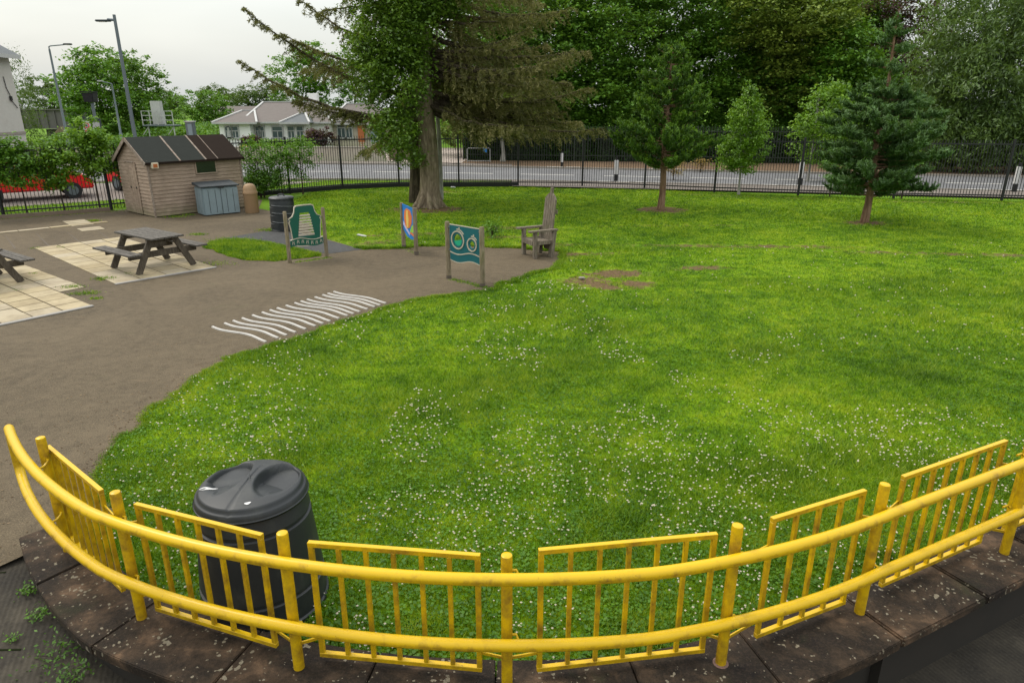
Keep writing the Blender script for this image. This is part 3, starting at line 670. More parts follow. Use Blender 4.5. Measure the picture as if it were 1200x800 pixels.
# ---- yellow railing
rl = thing('guard_railing', 'curved yellow tubular guard railing with double handrail along the low wall', 'railing', tuple(pol(0, RP, .12)))
ro = rl.location
def loc(p): return Vector(p)-ro
posts = [-40.2, -26.0, -13.1, -.3, 13.3, 25.0, 39.6, 53.6, 68.0]
def prad(a): return RP+dR(a)
post_at = {-40.2: (*G(47, 512, 1.10)[:2], 1.10), -26.0: (-2.51, 3.77, 1.10), -13.1: (-1.315, 3.335, 1.10), -.3: (-.03, 3.225, 1.03), 13.3: (1.30, 3.372, 1.125), 25.0: (2.383, 3.825, 1.125), 39.6: (G(1182, 650, .12).x-.015, G(1182, 650, .12).y+.03, 1.12)}
for a in posts:
    b = pol(a, prad(a), .12); hh_ = .99; mb = MB()
    if a in post_at: b = Vector((post_at[a][0], post_at[a][1], .12)); hh_ = post_at[a][2]-.12
    mb.tube([loc(b), loc(b)+Vector((0, 0, hh_-.016)), loc(b)+Vector((0, 0, hh_-.004)), loc(b)+Vector((0, 0, hh_))], [.0335, .0335, .031, .024], 20)
    mb.build('post', M['yellow'], rl, smooth=True)
b = Vector((1.30, 3.372, .12)); mb = MB(); mb.lathe([(.056, -.01), (.049, .004), (.036, .008)], 14, tuple(loc(b))); mb.build('mortar_collar', plain('pink_mortar', (.15, .09, .07), .95), rl)
# handrails: one tube with a U bend at the left end
RR = 5.895
def rail_line(z, a_start, rr=RR):
    n = 64; P = [pol(a_start+(A1-a_start)*i/n, rr+dR(a_start+(A1-a_start)*i/n)*.95, z) for i in range(n+1)]; P += [P[-1]+d*k for k in range(1, 8)]; return P
zt, zb, rb = .955, .505, .0355
upper = [loc(p) for p in rail_line(zt, -44.8)]; lower = [loc(p) for p in rail_line(zb, -44.8)]
rad = .10; bend = []
tdir = (upper[0]-upper[1]).normalized()
eu = upper[0]; el = lower[0]
bend = [eu+tdir*rad*math.sin(t)+Vector((0, 0, -rad*(1-math.cos(t)))) for t in [R(a) for a in (15, 30, 45, 60, 75, 90)]]
bend += [el+tdir*rad*math.sin(t)+Vector((0, 0, rad*(1-math.cos(t)))) for t in [R(a) for a in (90, 75, 60, 45, 30, 15)]]
mb = MB(); mb.tube(list(reversed(upper))+bend+lower, rb, 20); mb.build('handrail', M['yellow'], rl, smooth=True)
# bent brackets
for a in posts:
    for z in (zt, zb):
        pb_ = post_at.get(a); pr = math.hypot(pb_[0], CY-pb_[1]) if (pb_ and a < 25) else prad(a); a0_ = math.degrees(math.atan2(pb_[0], CY-pb_[1])) if (pb_ and a < 25) else a; a_keep = a; a = a0_; p = pol(a+.55, pr, z-.03); q = pol(a+1.05, RR+dR(a), z-rb*.7)
        m_ = (p+q)/2+Vector((0, 0, -.055)); mb = MB()
        path = []
        for i in range(9):
            t = i/8; path.append(loc(p*(1-t)**2+m_*2*t*(1-t)+q*t*t))
        mb.tube([loc(pol(a, pr, z-.03))]+path, .0085, 8); mb.build('bracket', M['yellow'], rl, smooth=True); a = a_keep
# infill panels
for (a, b, n) in ((-38.6, -28.6, 8), (-24.9, -15.0, 7), (-12.0, -1.8, 7), (1.5, 12.2, 7), (16.0, 24.0, 5), (27.6, 38.6, 8), (41.4, 52.4, 8), (55.4, 66.8, 8)):
    pa, pb = loc(pol(a, RP-.045+dR(a), 0)), loc(pol(b, RP-.045+dR(b), 0)); e_ = (pb-pa).normalized(); z0, z1 = .165, {-38.6: .985, -24.9: 1.0, -12.0: 1.0, 1.5: 1.035}.get(a, 1.06); zo = Vector((0, 0, 1)); s_ = .031
    mb = MB()
    mb.beam(pa+zo*(z1-s_/2), pb+zo*(z1-s_/2), s_, s_); mb.beam(pa+zo*(z0+s_/2), pb+zo*(z0+s_/2), s_, s_)
    ha, hb = pa+e_*s_/2, pb-e_*s_/2
    ang = math.atan2(e_.y, e_.x)
    for i in range(n):
        t = i/(n-1); c_ = ha.lerp(hb, t); ww = s_ if i in (0, n-1) else .026
        zz0, zz1 = z0+s_+.0005, z1-s_-.0005
        mb.box(c_+zo*(zz0+zz1)/2, (ww, s_-.004, zz1-zz0), (0, 0, ang))
        if i < n-1 and i % 2 == 0: pass
    # little lugs that tie the panel to its posts
    pi_ = [-38.6, -24.9, -12.0, 1.5, 16.0, 27.6, 41.4, 55.4].index(a)
    pp_ = []
    for q_ in (posts[pi_], posts[pi_+1]):
        v_ = Vector((*post_at[q_][:2], 0)) if q_ in post_at else pol(q_, prad(q_), 0); pp_.append(loc(v_))
    for z in (.30, .86):
        for (end_, pst) in ((pa, pp_[0]), (pb, pp_[1])):
            pst = Vector((pst.x, pst.y, end_.z)); dd_ = (pst-end_).normalized(); mb.beam(end_+zo*z, pst-dd_*.02+zo*z, .01, .022)
    mb.build('infill_panel', M['yellow'], rl, bevel=.002, seg=1)

# ---- composters
def composter(label, loc_, rb_, rt_, h, rz, big):
    t = thing('compost_bin', label, 'compost bin', loc_, rz, 'black compost bins on the grass')
    mb = MB(); hb_ = h*.88
    prof = [(rb_*1.03, 0), (rb_*1.03, .03), (rb_, .04)]
    for k in (range(1, 4) if not big else (1, 3.2)):
        z = hb_*k/4; r_ = rb_+(rt_-rb_)*(k/4)**1.6
        prof += [(r_+.004, z-.02), (r_-.010, z-.012), (r_-.010, z+.012), (r_, z+.02)]
    prof += [(rt_, hb_-.07), (rt_-.012, hb_-.02), (rt_-.012, hb_)]
    mb.lathe(prof, 48); body = mb.build('body', M['bin'], t, smooth=True)
    mb = MB(); mb.box((0, -rb_-.001, .12), (rb_*.8, .03, .2)); mb.build('hatch', M['bin'], t, bevel=.01)
    if big:
        # lid: dished, with two hand recesses either side of a central ridge, on a polar grid
        mb = MB(); nr, na = 60, 120; rl_ = rt_+.025; vs = [(0, 0, hb_+.115)]; fs = []
        def sm(t_): t_ = max(0, min(1, t_)); return t_*t_*(3-2*t_)
        def lid_z(x, y, q):
            z = .022+.055*(1-q*q)-.028*sm((q-.88)/.05)-.05*sm((q-.96)/.04)
            for sx in (-1, 1):
                dx = (x-sx*.46)/.37; dy = (y-.10)/.66; dd = dx*dx+dy*dy
                if dd < 1:
                    inner = sm((1-math.sqrt(dd))/.20) if y > .0 or sx*dx < 0 else sm((1-math.sqrt(dd))/.5)
                    z -= .095*inner*sm((y+.75)/1.25)*(1-.55*sm((q-.6)/.35))
            if abs(x) < .02 and y < .55: z -= .006
            return z
        for i in range(1, nr+1):
            q = i/nr
            for j in range(na):
                a = 2*math.pi*j/na; xx, yy = q*math.cos(a), q*math.sin(a); vs.append((xx*rl_, yy*rl_, hb_+lid_z(xx, yy, q)))
        for j in range(na): fs.append((0, 1+j, 1+(j+1) % na))
        for i in range(nr-1):
            for j in range(na): fs.append((1+i*na+j, 1+(i+1)*na+j, 1+(i+1)*na+(j+1) % na, 1+i*na+(j+1) % na))
        o0 = len(vs)
        for j in range(na): a = 2*math.pi*j/na; vs.append((math.cos(a)*rl_*1.005, math.sin(a)*rl_*1.005, hb_-.045))
        for j in range(na): fs.append((1+(nr-1)*na+j, o0+j, o0+(j+1) % na, 1+(nr-1)*na+(j+1) % na))
        mb.add(vs, fs); lid = mb.build('lid', M['bin'], t)
        for p in lid.data.polygons: p.use_smooth = True
        for cx__, cy__, ra, rb__, mt_ in ((-.255, -.10, .058, .020, plain('white_scuff', (.5, .5, .48), .5)), (.10, -.27, .020, .010, M['signwhite'])):  # pale scuff on the left, small white mark is a painted glint
            mb = MB(); vs = []; 
            for kk in (0, 1):
                for a in range(0, 360, 20):
                    f_ = kk*(1+.18*math.sin(R(a*3)))+.001; xx = cx__+(ra*math.cos(R(a))*.9-rb__*math.sin(R(a))*.4)*f_; yy = cy__+(ra*math.cos(R(a))*.45+rb__*math.sin(R(a)))*f_
                    vs.append((xx, yy, hb_+lid_z(xx/rl_, yy/rl_, math.hypot(xx, yy)/rl_)+.003))
            mb.add(vs, [(i_, (i_+1) % 18, 18+(i_+1) % 18, 18+i_) for i_ in range(18)]); mb.build('scuff_glint', mt_, lid)
    else:
        mb = MB(); mb.lathe([(rt_+.02, hb_-.04), (rt_+.02, hb_), (rt_-.01, hb_+.03), (rt_*.55, hb_+.05), (rt_*.5, hb_+.045)], 40); lid = mb.build('lid', M['bin'], t, smooth=True)
        mb = MB(); mb.tube([(-.09, 0, hb_+.04), (-.07, 0, hb_+.085), (0, 0, hb_+.1), (.07, 0, hb_+.085), (.09, 0, hb_+.04)], .018, 8); mb.build('handle', M['bin'], t, smooth=True)
        mb = MB()
        for z0 in (.30, .58, .80):
            pts = []
            for i in range(14):
                a = R(-150+i*9); z = hb_*z0-.0035*i; r_ = rb_+(rt_-rb_)*(z/hb_)+.006; pts.append((r_*math.cos(a), r_*math.sin(a), z))
            mb.tube(pts, .006, 5)
        mb.build('rib', plain('scuffed_edge', (.22, .23, .23), .6), t)
    return t
composter('large black plastic compost bin with domed lid standing behind the yellow railing', (-1.80, 4.13, 0), .43, .352, 1.04, R(-4), True)
composter('small black compost bin with grey ribs beside the green play board', (-6.62, 19.85, 0), .36, .33, 1.05, R(20), False)

# ---- picnic tables
def picnic_table(label, loc_, rz):
    t = thing('picnic_table', label, 'picnic table', loc_, rz, 'wooden picnic tables on the buff paving')
    # local x: along the table, y: across (seats at +-y)
    Lh = .83
    mb = MB()
    for i in range(5): mb.box((rnd.uniform(-.01, .01), -.29+i*.145, .735), (1.62+rnd.uniform(-.02, .02), .136, .038), (0, 0, rnd.uniform(-.004, .004)))
    mb.build('table_top', M['oldwood'], t, bevel=.004, seg=1)
    for s in (-1, 1):
        mb = MB()
        for k in (0, 1): mb.box((0, s*(.66+k*.14), .455), (1.62, .13, .038))
        mb.build('bench_seat', M['oldwood'], t, bevel=.004, seg=1)
    for sx in (-1, 1):
        x = sx*.55
        for s in (-1, 1):
            mb = MB(); mb.beam((x, s*.25, .715), (x, s*.62, 0), .13, .05, (1, 0, 0)); mb.build('leg', M['oldwoodv'], t, bevel=.004, seg=1)
        mb = MB(); mb.box((x-sx*.05, 0, .66), (.045, .66, .10)); mb.box((x-sx*.05, 0, .385), (.045, 1.5, .13))
        mb.build('cross_bearer', M['oldwoodv'], t, bevel=.004, seg=1)
    return t
pc = Vector((-8.00, 14.98)); ax = (Vector((-8.82, 14.97))-Vector((-7.81, 14.24))).normalized(); arz = math.atan2(ax.y, ax.x)
ta = picnic_table('weathered grey picnic table in full view on the buff slabs', (pc.x, pc.y, .014), arz)
def copy_tree(o, parent=None):
    c = o.copy(); C.objects.link(c)
    if parent: c.parent = parent
    for ch in [x for x in bpy.data.objects if x.parent == o]: copy_tree(ch, c)
    return c
off = Vector((-9.94, 13.38))-Vector((-7.12, 14.97))
tb = copy_tree(ta); tb.location = (pc.x+off.x, pc.y+off.y, .014); tb['label'] = 'weathered grey picnic table cut by the left edge of the photo'

# ---- wavy strips set in the path
l0, l1 = Vector((-4.87, 10.6)), Vector((-3.44, 12.82)); r0, r1 = Vector((-3.73, 9.87)), Vector((-2.28, 12.03))
ordn = ['first', 'second', 'third', 'fourth', 'fifth', 'sixth', 'seventh', 'eighth', 'ninth', 'tenth', 'eleventh', 'twelfth', 'thirteenth', 'fourteenth', 'fifteenth', 'sixteenth']
lf_ = [55, 135, 180, 232, 300, 365, 412, 452, 515, 578, 612, 648, 708, 765, 795, 832]
for i in range(16):
    t = (lf_[i]-55)/777; t = .55*t+.45*i/15; a = l0.lerp(l1, t); b = r0.lerp(r1, t); dr = (b-a); nn_ = Vector((-dr.y, dr.x)).normalized(); mb = MB(); P = []
    for k in range(17):
        s_ = k/16; P.append(a+dr*s_+nn_*-.040*math.sin((s_*1.15+.05)*2*math.pi))
    vs = []; fs = []
    hw = .021
    for k, p in enumerate(P):
        tg = (P[min(k+1, 16)]-P[max(k-1, 0)]).normalized(); nv_ = Vector((-tg.y, tg.x))
        for (o_, z) in ((-hw, .001), (-hw*.7, .020), (hw*.7, .020), (hw, .001)): q = p+nv_*o_; vs.append((q.x-a.x, q.y-a.y, z))
    for k in range(16):
        for j in range(3): fs.append((k*4+j, k*4+j+1, k*4+5+j, k*4+4+j))
    fs += [(0, 1, 2, 3), (67, 66, 65, 64)]
    mb.add(vs, fs); o = mb.build('wavy_strip', M['steelwhite'], smooth=False); o.location = (a.x, a.y, 0)
    tag(o, 'wavy white metal strip on the asphalt, %s counted from the nearest end of the row' % ordn[i] if i < 15 else 'wavy white metal strip on the asphalt at the far end of the row', 'metal strip', 'wavy white strips laid in the asphalt path')

# ---- play boards
def board_posts(t, w_, h, mat=None, rad=.045):
    out = []
    for s in (0, 1):
        mb = MB(); mb.tube([(s*w_, 0, 0), (s*w_, 0, h-.01), (s*w_, 0, h)], [rad, rad*.95, rad*.8], 12); out.append(mb.build('post', M['postwood'], t, smooth=True))
        for z in (.42, .95):
            mb = MB(); x0 = s*w_+(rad if s == 0 else -rad); mb.box((x0+(.02 if s == 0 else -.02), 0, z), (.055, .012, .02)); mb.build('bracket', M['galv'], t)
def frame_thing(name, label, a, b, cat='play board'):
    dd = Vector(b)-Vector(a); return thing(name, label, cat, (a[0], a[1], 0), math.atan2(dd.y, dd.x)), dd.length
# green chime board
t, w_ = frame_thing('play_board', 'green music play board with cream bars and scalloped top between two round posts', (-5.1, 15.41), (-4.42, 16.07))
board_posts(t, w_, 1.17)
X0, X1 = .07, w_-.07; cx_ = w_/2
half = [(.0, .34), (.24, .36), (.36, .43), (.375, .53), (.385, .62), (.40, .78), (.425, .90), (.40, .95), (.435, .985), (.33, 1.03), (.275, 1.12), (.25, 1.235), (.20, 1.26), (0, 1.265)]
half = [(x*.87*(w_-.12)/.78, z) for x, z in half]
out = [(cx_+x, z) for x, z in half]+[(cx_-x, z) for x, z in reversed(half[1:-1])]
hole = [(cx_-.21, .565), (cx_+.21, .565), (cx_+.115, 1.10), (cx_-.115, 1.10)]
cutout([out, hole], .02, 'panel', M['boardgreen'], t)
def grow(o, k, c):
    return [(c[0]+(x-c[0])*k, c[1]+(z-c[1])*k) for x, z in o]
cutout([grow(out, 1.035, (cx_, .8)), grow(out, .985, (cx_, .8))], .028, 'edge_trim', M['edge'], t)
for i in range(8):
    z = .60+i*.062; hw = .185-.0095*i*1.0; mb = MB(); mb.box((cx_, -.004, z), (hw*2+.03, .04, .034)); mb.build('chime_bar', M['edge'], t, bevel=.004)
band = []
bw = (w_-.13)/2
top_ = [(cx_-bw+2*bw*k/20, .50+.035*math.sin(k/20*2*math.pi)) for k in range(21)]; bot_ = [(x, z-.15) for x, z in reversed(top_)]
cutout([top_+bot_], .034, 'letter_band', M['boardgreen'], t)
cutout([[(x, z+.012) for x, z in top_]+[(x, z-.006) for x, z in reversed(top_)]], .042, 'edge_trim', M['edge'], t)
for i in range(7):
    x = cx_-bw+.06+i*(2*bw-.12)/6; z = .425+.035*math.sin((x-cx_+bw)/(2*bw)*2*math.pi); mb = MB()
    mb.box((x-.015, -.019, z), (.014, .006, .08), (0, .18, 0)); mb.box((x+.018, -.019, z+.02), (.03, .006, .014), (0, -.5, 0)); mb.box((x+.022, -.0192, z-.018), (.014, .006, .05), (0, -.3, 0)); mb.build('raised_mark', M['edge'], t)
# teal watch board
t, w_ = frame_thing('play_board', 'teal play board with two stopwatch windows and a wavy lower edge between square posts', (-1.32, 13.93), (-.59, 13.26))
for s in (0, 1):
    mb = MB(); mb.tube([(s*w_, 0, 0), (s*w_, 0, 1.165), (s*w_, 0, 1.185)], [.052, .050, .040], 12); mb.build('post', M['postwood'], t, smooth=True)
    mb = MB(); mb.tube([(s*w_, 0, -.0), (s*w_, 0, .07)], .056, 12); mb.build('post_shoe', M['darkkerb'], t)
x0, x1 = .075, w_-.06; W = x1-x0
wave = lambda x, z: z+.035*math.sin((x-x0)/W*2*math.pi+math.pi)
bot_ = [(x0+W*k/20, wave(x0+W*k/20, .42)) for k in range(21)]
out = bot_+[(x1, 1.13), (x0, 1.13)]
circ = lambda c, r, n=36, a0=0, a1=360: [(c[0]+r*math.cos(R(a0+(a1-a0)*k/n)), c[1]+r*math.sin(R(a0+(a1-a0)*k/n))) for k in range(n)]
c1, c2 = (x0+W*.28, .845), (x0+W*.76, .80)
r1_, r2_ = .155, .105
cutout([out, circ(c1, r1_), circ(c2, r2_)], .02, 'panel', M['teal'], t)
cutout([circ(c1, r1_+.035), circ(c1, r1_+.008)], .05, 'window_ring', M['edge'], t); cutout([circ(c2, r2_+.035), circ(c2, r2_+.008)], .05, 'window_ring', M['edge'], t)
cutout([circ(c1, r1_-.003), circ(c1, r1_-.035)], .03, 'window_ring', M['teal'], t); cutout([circ(c2, r2_-.003), circ(c2, r2_-.03)], .03, 'window_ring', M['teal'], t)
cutout([circ(c1, r1_-.037, 30, 195, 375)], .014, 'fill_disc', M['emerald'], t)
for c_, r_ in ((c1, r1_), (c2, r2_)):
    cutout([circ(c_, r_+.075, 12, 35, 100)+circ(c_, r_+.052, 12, 100, 35)], .036, 'watch_button', M['edge'], t)
    cutout([[(c_[0]-.02+.05, c_[1]+r_+.06), (c_[0]+.02+.05, c_[1]+r_+.055), (c_[0]+.015+.05, c_[1]+r_+.10), (c_[0]-.015+.05, c_[1]+r_+.105)]], .036, 'watch_button', M['edge'], t)
tp = [(x, z+.165) for x, z in bot_]
cutout([[(x, z+.012) for x, z in tp]+[(x, z-.012) for x, z in reversed(tp)]], .034, 'wave_line', M['edge'], t)
cutout([[(x, z+.006) for x, z in bot_]+[(x, z-.014) for x, z in reversed(bot_)]], .026, 'edge_trim', M['edge'], t)
mb = MB(); mb.box(((x0+x1)/2, 0, 1.137), (W, .026, .014)); mb.build('edge_trim', M['edge'], t)
for z in (.62, 1.08):
    for x in (x0-.005, x1+.005): mb = MB(); mb.box((x, -.0, z), (.05, .04, .03)); mb.build('bracket', M['galv'], t, bevel=.004)
# blue picture board
t, w_ = frame_thing('play_board', 'blue framed picture board with orange stripes seen nearly edge on between two posts', (-2.74, 17.14), (-2.31, 16.3))
for s in (0, 1):
    mb = MB(); mb.tube([(s*w_, 0, 0), (s*w_, 0, 1.12), (s*w_, 0, 1.135)], [.052, .050, .042], 12); mb.build('post', M['postwood'], t, smooth=True)
    mb = MB(); mb.tube([(s*w_, 0, -.0), (s*w_, 0, .09)], .057, 12); mb.build('post_shoe', M['darkkerb'], t)
    mb = MB(); mb.box((s*w_+(.055 if s == 0 else -.055), -.01, 1.03), (.05, .05, .03)); mb.build('bracket', M['galv'], t, bevel=.004)
x0, x1 = .07, w_-.06; W = x1-x0
out = [(x0, .50), (x0+W*.35, .36), (x0+W*.7, .33), (x1, .36), (x1, 1.10), (x0, 1.12)]
cutout([out], .02, 'panel', M['blue'], t)
cutout([[(x0+W*.2, .98), (x0+W*.12, .8), (x0+W*.2, .62), (x0+W*.35, .55), (x0+W*.62, .6), (x0+W*.8, .72), (x0+W*.85, .9), (x0+W*.7, 1.02), (x0+W*.4, 1.05)]], .030, 'picture_shape', M['orange'], t)
cutout([[(x0+W*.38, 1.0), (x0+W*.32, .8), (x0+W*.36, .58), (x0+W*.50, .58), (x0+W*.56, .8), (x0+W*.5, 1.0)]], .036, 'picture_shape', M['yellowb'], t)
cutout([[(x0+W*.02, .62), (x0+W*.3, .5), (x0+W*.62, .40), (x0+W*.6, .46), (x0+W*.3, .58), (x0+W*.04, .70)]], .034, 'picture_shape', M['lilac'], t)
cutout([[(x0+W*.62, .50), (x0+W*.97, .52), (x0+W*.97, .72), (x0+W*.8, .66)]], .034, 'picture_shape', M['lime'], t)
cutout([[(x0+W*.6, .47), (x0+W*.97, .42), (x0+W*.97, .49), (x0+W*.7, .50)]], .038, 'picture_shape', M['orange'], t)
cutout([out, grow(out, .93, (x0+W/2, .73))], .028, 'edge_trim', M['blue'], t)

# ---- storyteller chair (faces the path: local -y is the front)
fl_, fr_ = Vector((.25, 16.37)), Vector((.50, 15.88)); ux = (fr_-fl_).normalized(); rz = math.atan2(ux.y, ux.x)
t = thing('storytelling_chair', 'tall backed weathered wooden armchair standing at the edge of the path', 'chair', (fl_.x, fl_.y, 0), rz)
w_ = .60; dp = .52
for x in (0.02, w_-.02):
    mb = MB(); mb.box((x, 0.03, .31), (.09, .09, .62)); mb.build('leg', M['chairwood'], t, bevel=.006)
    mb = MB(); mb.beam((x, dp-.06, 0), (x, dp+.02, .66), .09, .14, (1, 0, 0)); mb.build('leg', M['chairwood'], t, bevel=.006)
    mb = MB(); mb.box((x+(-.02 if x < .3 else .02), dp/2-.03, .645), (.13, dp+.24, .042)); mb.build('armrest', M['chairwood'], t, bevel=.008)
    mb = MB(); mb.box((x, dp/2+.03, .36), (.04, dp-.14, .09)); mb.build('side_rail', M['chairwood'], t, bevel=.004)
mb = MB()
for k in range(4): mb.box((w_/2, .04+k*.125, .40-.01*k), (w_-.12, .115, .03))
mb.build('seat', M['chairwood'], t, bevel=.004)
mb = MB(); mb.box((w_/2, -.01, .35), (w_-.10, .035, .09)); mb.build('front_rail', M['chairwood'], t, bevel=.004)
for k, (h0, h1) in enumerate(((1.42, 1.32), (1.47, 1.45), (1.60, 1.58), (1.45, 1.47), (1.32, 1.42))):
    mb = MB(); xx = w_/2-.2+k*.10; lean = .11; hh = (h0, h1) if k < 2 else ((h0, h1) if k == 2 else (h0, h1))
    zL, zR = (hh[1], hh[0]) if k < 2 else (hh[1], hh[0])
    zL, zR = ((1.33, 1.42), (1.42, 1.47), (1.59, 1.59), (1.47, 1.42), (1.42, 1.33))[k]
    x_a, x_b = xx-.047, xx+.047; z0_ = .30; y_ = dp-.05
    yl = lambda z: y_+lean*(z-.30)
    vs = [(x_a, yl(z0_), z0_), (x_b, yl(z0_), z0_), (x_b, yl(zR), zR), (x_a, yl(zL), zL)]; vs += [(a, b+.04+(.012 if k == 2 else 0), c) for a, b, c in vs]
    mb.add(vs, [(0, 1, 2, 3), (7, 6, 5, 4), (0, 4, 5, 1), (1, 5, 6, 2), (2, 6, 7, 3), (3, 7, 4, 0)]); mb.build('back_slat', M['chairwood'], t, bevel=.006)
mb = MB(); mb.box((w_/2, dp+.11, 1.05), (.5, .035, .09)); mb.box((w_/2, dp+.04, .22), (.48, .03, .2), (.2, 0, 0)); mb.build('back_brace', M['chairwood'], t)

# ---- shed
sc = Vector((-11.49, 22.15)); v = Vector((.64, .768)); u = Vector((-.768, .64))
t = thing('garden_shed', 'tan boarded garden shed with dark felt roof and one small dark window', 'shed', (sc.x, sc.y, 0), math.atan2(v.y, v.x))
SL, SW, EH, RH = 3.1, 2.2, 1.78, 2.44   # local x along the long wall, local y across (+y = away)
def board_wall(mb, p0, p1, z0, topf, nb=15, out=(0, -1, 0), step=.115):
    p0 = Vector(p0); p1 = Vector(p1); o_ = Vector(out); z = z0; L_ = (p1-p0).length; d_ = (p1-p0).normalized()
    while z < 2.5:
        # clip the board by the gable line
        def span(zz):
            lo, hi = 0, L_
            m_ = [s/200*L_ for s in range(201) if topf(s/200*L_) >= zz]
            return (m_[0], m_[-1]) if m_ else None
        z1 = min(z+step, 10); sa = span(z)
        if not sa: break
        mx = max(topf(s/200*L_) for s in range(201)); z1 = min(z+step, mx); sb = span(z1) or ((sa[0]+sa[1])/2,)*2
        if sa[1]-sa[0] < .02 or z1-z < .004: break
        a0_, a1_ = p0+d_*sa[0], p0+d_*sa[1]; b0_, b1_ = p0+d_*sb[0], p0+d_*sb[1]
        k0, k1 = .026, .006
        vs = [a0_+o_*k0+Vector((0, 0, z)), a1_+o_*k0+Vector((0, 0, z)), b1_+o_*k1+Vector((0, 0, z1)), b0_+o_*k1+Vector((0, 0, z1))]
        vs += [a0_+Vector((0, 0, z)), a1_+Vector((0, 0, z)), b1_+Vector((0, 0, z1)), b0_+Vector((0, 0, z1))]
        mb.add(vs, [(0, 1, 2, 3), (7, 6, 5, 4), (0, 4, 5, 1), (1, 5, 6, 2), (2, 6, 7, 3), (3, 7, 4, 0)]); z += step
mb = MB(); board_wall(mb, (0, 0, 0), (SL, 0, 0), .03, lambda s: EH); mb.build('wall', M['siding'], t)
gab = lambda s: EH+(RH-.04-EH)*(1-abs(s-SW/2)/(SW/2))
mb = MB(); board_wall(mb, (0, 0, 0), (0, SW, 0), .03, gab, out=(-1, 0, 0)); mb.build('wall', M['siding'], t)
mb = MB(); board_wall(mb, (SL, 0, 0), (SL, SW, 0), .03, gab, out=(1, 0, 0)); mb.build('wall', M['siding'], t)
mb = MB(); board_wall(mb, (0, SW, 0), (SL, SW, 0), .03, lambda s: EH, out=(0, 1, 0)); mb.build('wall', M['siding'], t)
for x, y in ((-.02, -.02), (SL+.02, -.02)): mb = MB(); mb.box((x, y, EH/2), (.05, .05, EH)); mb.build('corner_trim', M['trim'], t, bevel=.004)
ov = .12; sl = (RH-EH)/(SW/2); rx = [-ov, 1.00, 1.86, 2.28, SL+ov]
for s in (-1, 1):
    for k in range(4):
        a, b = rx[k], rx[k+1]; y_e = SW/2+s*(SW/2+.13); z_e = RH-sl*(SW/2+.13)
        mb = MB(); vs = [(a, SW/2, RH+.02), (b, SW/2, RH+.02), (b, y_e, z_e+.02), (a, y_e, z_e+.02), (a, SW/2, RH-.02), (b, SW/2, RH-.02), (b, y_e, z_e-.03), (a, y_e, z_e-.03)]
        mb.add(vs, [(0, 1, 2, 3), (7, 6, 5, 4), (0, 4, 5, 1), (1, 5, 6, 2), (2, 6, 7, 3), (3, 7, 4, 0)]); mb.build('roof_felt', M['felt1'] if k < 2 else M['felt2'], t)
        if k: mb = MB(); mb.beam((a, SW/2+s*.02, RH+.024), (a, y_e, z_e+.024), .05 if k < 3 else .022, .012, (0, 0, 1)); mb.build('roof_batten', M['trim'], t)
    mb = MB(); mb.beam((-ov-.012, SW/2+s*.012, RH-.035), (-ov-.012, y_e, z_e-.035), .022, .11, (0, 0, 1)); mb.build('barge_board', M['trim'], t)
    mb = MB(); mb.box((SL/2, y_e, z_e-.01), (SL+2*ov+.01, .02, .07)); mb.build('fascia', M['felt2'], t)
# door of the gable end
dr = mb = MB()
for k in range(4): mb.box((-.036, .92+k*.165, .86), (.02, .158, 1.66))
dr = mb.build('door', M['siding'], t, bevel=.003)
mb = MB(); mb.box((-.052, 1.28, 1.69), (.02, .72, .035)); mb.build('ledge', M['trim'], dr)
for y in (.97, 1.38): mb = MB(); mb.box((-.055, y, .88), (.02, .04, .06)); mb.build('latch', M['black'], dr)
mb = MB(); mb.box((1.86, -.03, 1.50), (.66, .04, .42)); wf = mb.build('window', M['glass'], t)
mb = MB()
for (c_, d_) in (((1.86, -.035, 1.725), (.74, .05, .04)), ((1.86, -.035, 1.275), (.74, .05, .04)), ((1.51, -.035, 1.5), (.04, .05, .41)), ((2.21, -.035, 1.5), (.04, .05, .41))): mb.box(c_, d_)
mb.build('frame', M['siding'], wf, bevel=.003)
mb = MB(); mb.box((.17, -.09, 1.63), (.22, .13, .19), (.1, 0, 0)); fx = mb.build('box_light', M['cream'], t, bevel=.015)
mb = MB(); mb.box((.17, -.162, 1.62), (.13, .012, .11), (.1, 0, 0)); mb.build('lens', M['brownwood'], fx)

# ---- storage box and barrel in front of the shed
bx = Vector((-10.02, 22.42)); bv = (Vector((-9.17, 23.12))-Vector((-10.05, 22.33))); brz = math.atan2(bv.y, bv.x)
t = thing('storage_box', 'blue grey plastic storage box with dark lid against the shed wall', 'storage box', (bx.x, bx.y, 0), brz)
mb = MB(); mb.box((.58, .36, .46), (1.16, .70, .88)); mb.build('body', M['boxgrey'], t, bevel=.02)
for s in (0, 1):
    mb = MB(); mb.box((.295+s*.575, -.012, .45), (.555, .03, .84)); dd = mb.build('door', M['boxgrey'], t, bevel=.008)
    mb = MB()
    for k in range(2): mb.box((.295+s*.575-.11+k*.22, -.029, .45), (.012, .006, .74))
    mb.build('groove', M['boxlid'], dd)
for k in range(3): mb = MB(); mb.box((-.002, .15+k*.2, .45), (.008, .16, .76)); mb.build('side_panel', M['boxgrey'], t, bevel=.003)
mb = MB(); vs = [(-.05, -.06, .905), (1.21, -.06, .905), (1.21, .74, .95), (-.05, .74, .95), (-.05, -.06, .945), (1.21, -.06, .945), (1.21, .74, 1.04), (-.05, .74, 1.04)]
mb.add(vs, [(0, 3, 2, 1), (4, 5, 6, 7), (0, 1, 5, 4), (1, 2, 6, 5), (2, 3, 7, 6), (3, 0, 4, 7)]); ld = mb.build('lid', M['boxlid'], t, bevel=.012)
mb = MB(); mb.box((.6, -.07, .91), (.2, .04, .05)); mb.build('catch', M['black'], ld, bevel=.005)
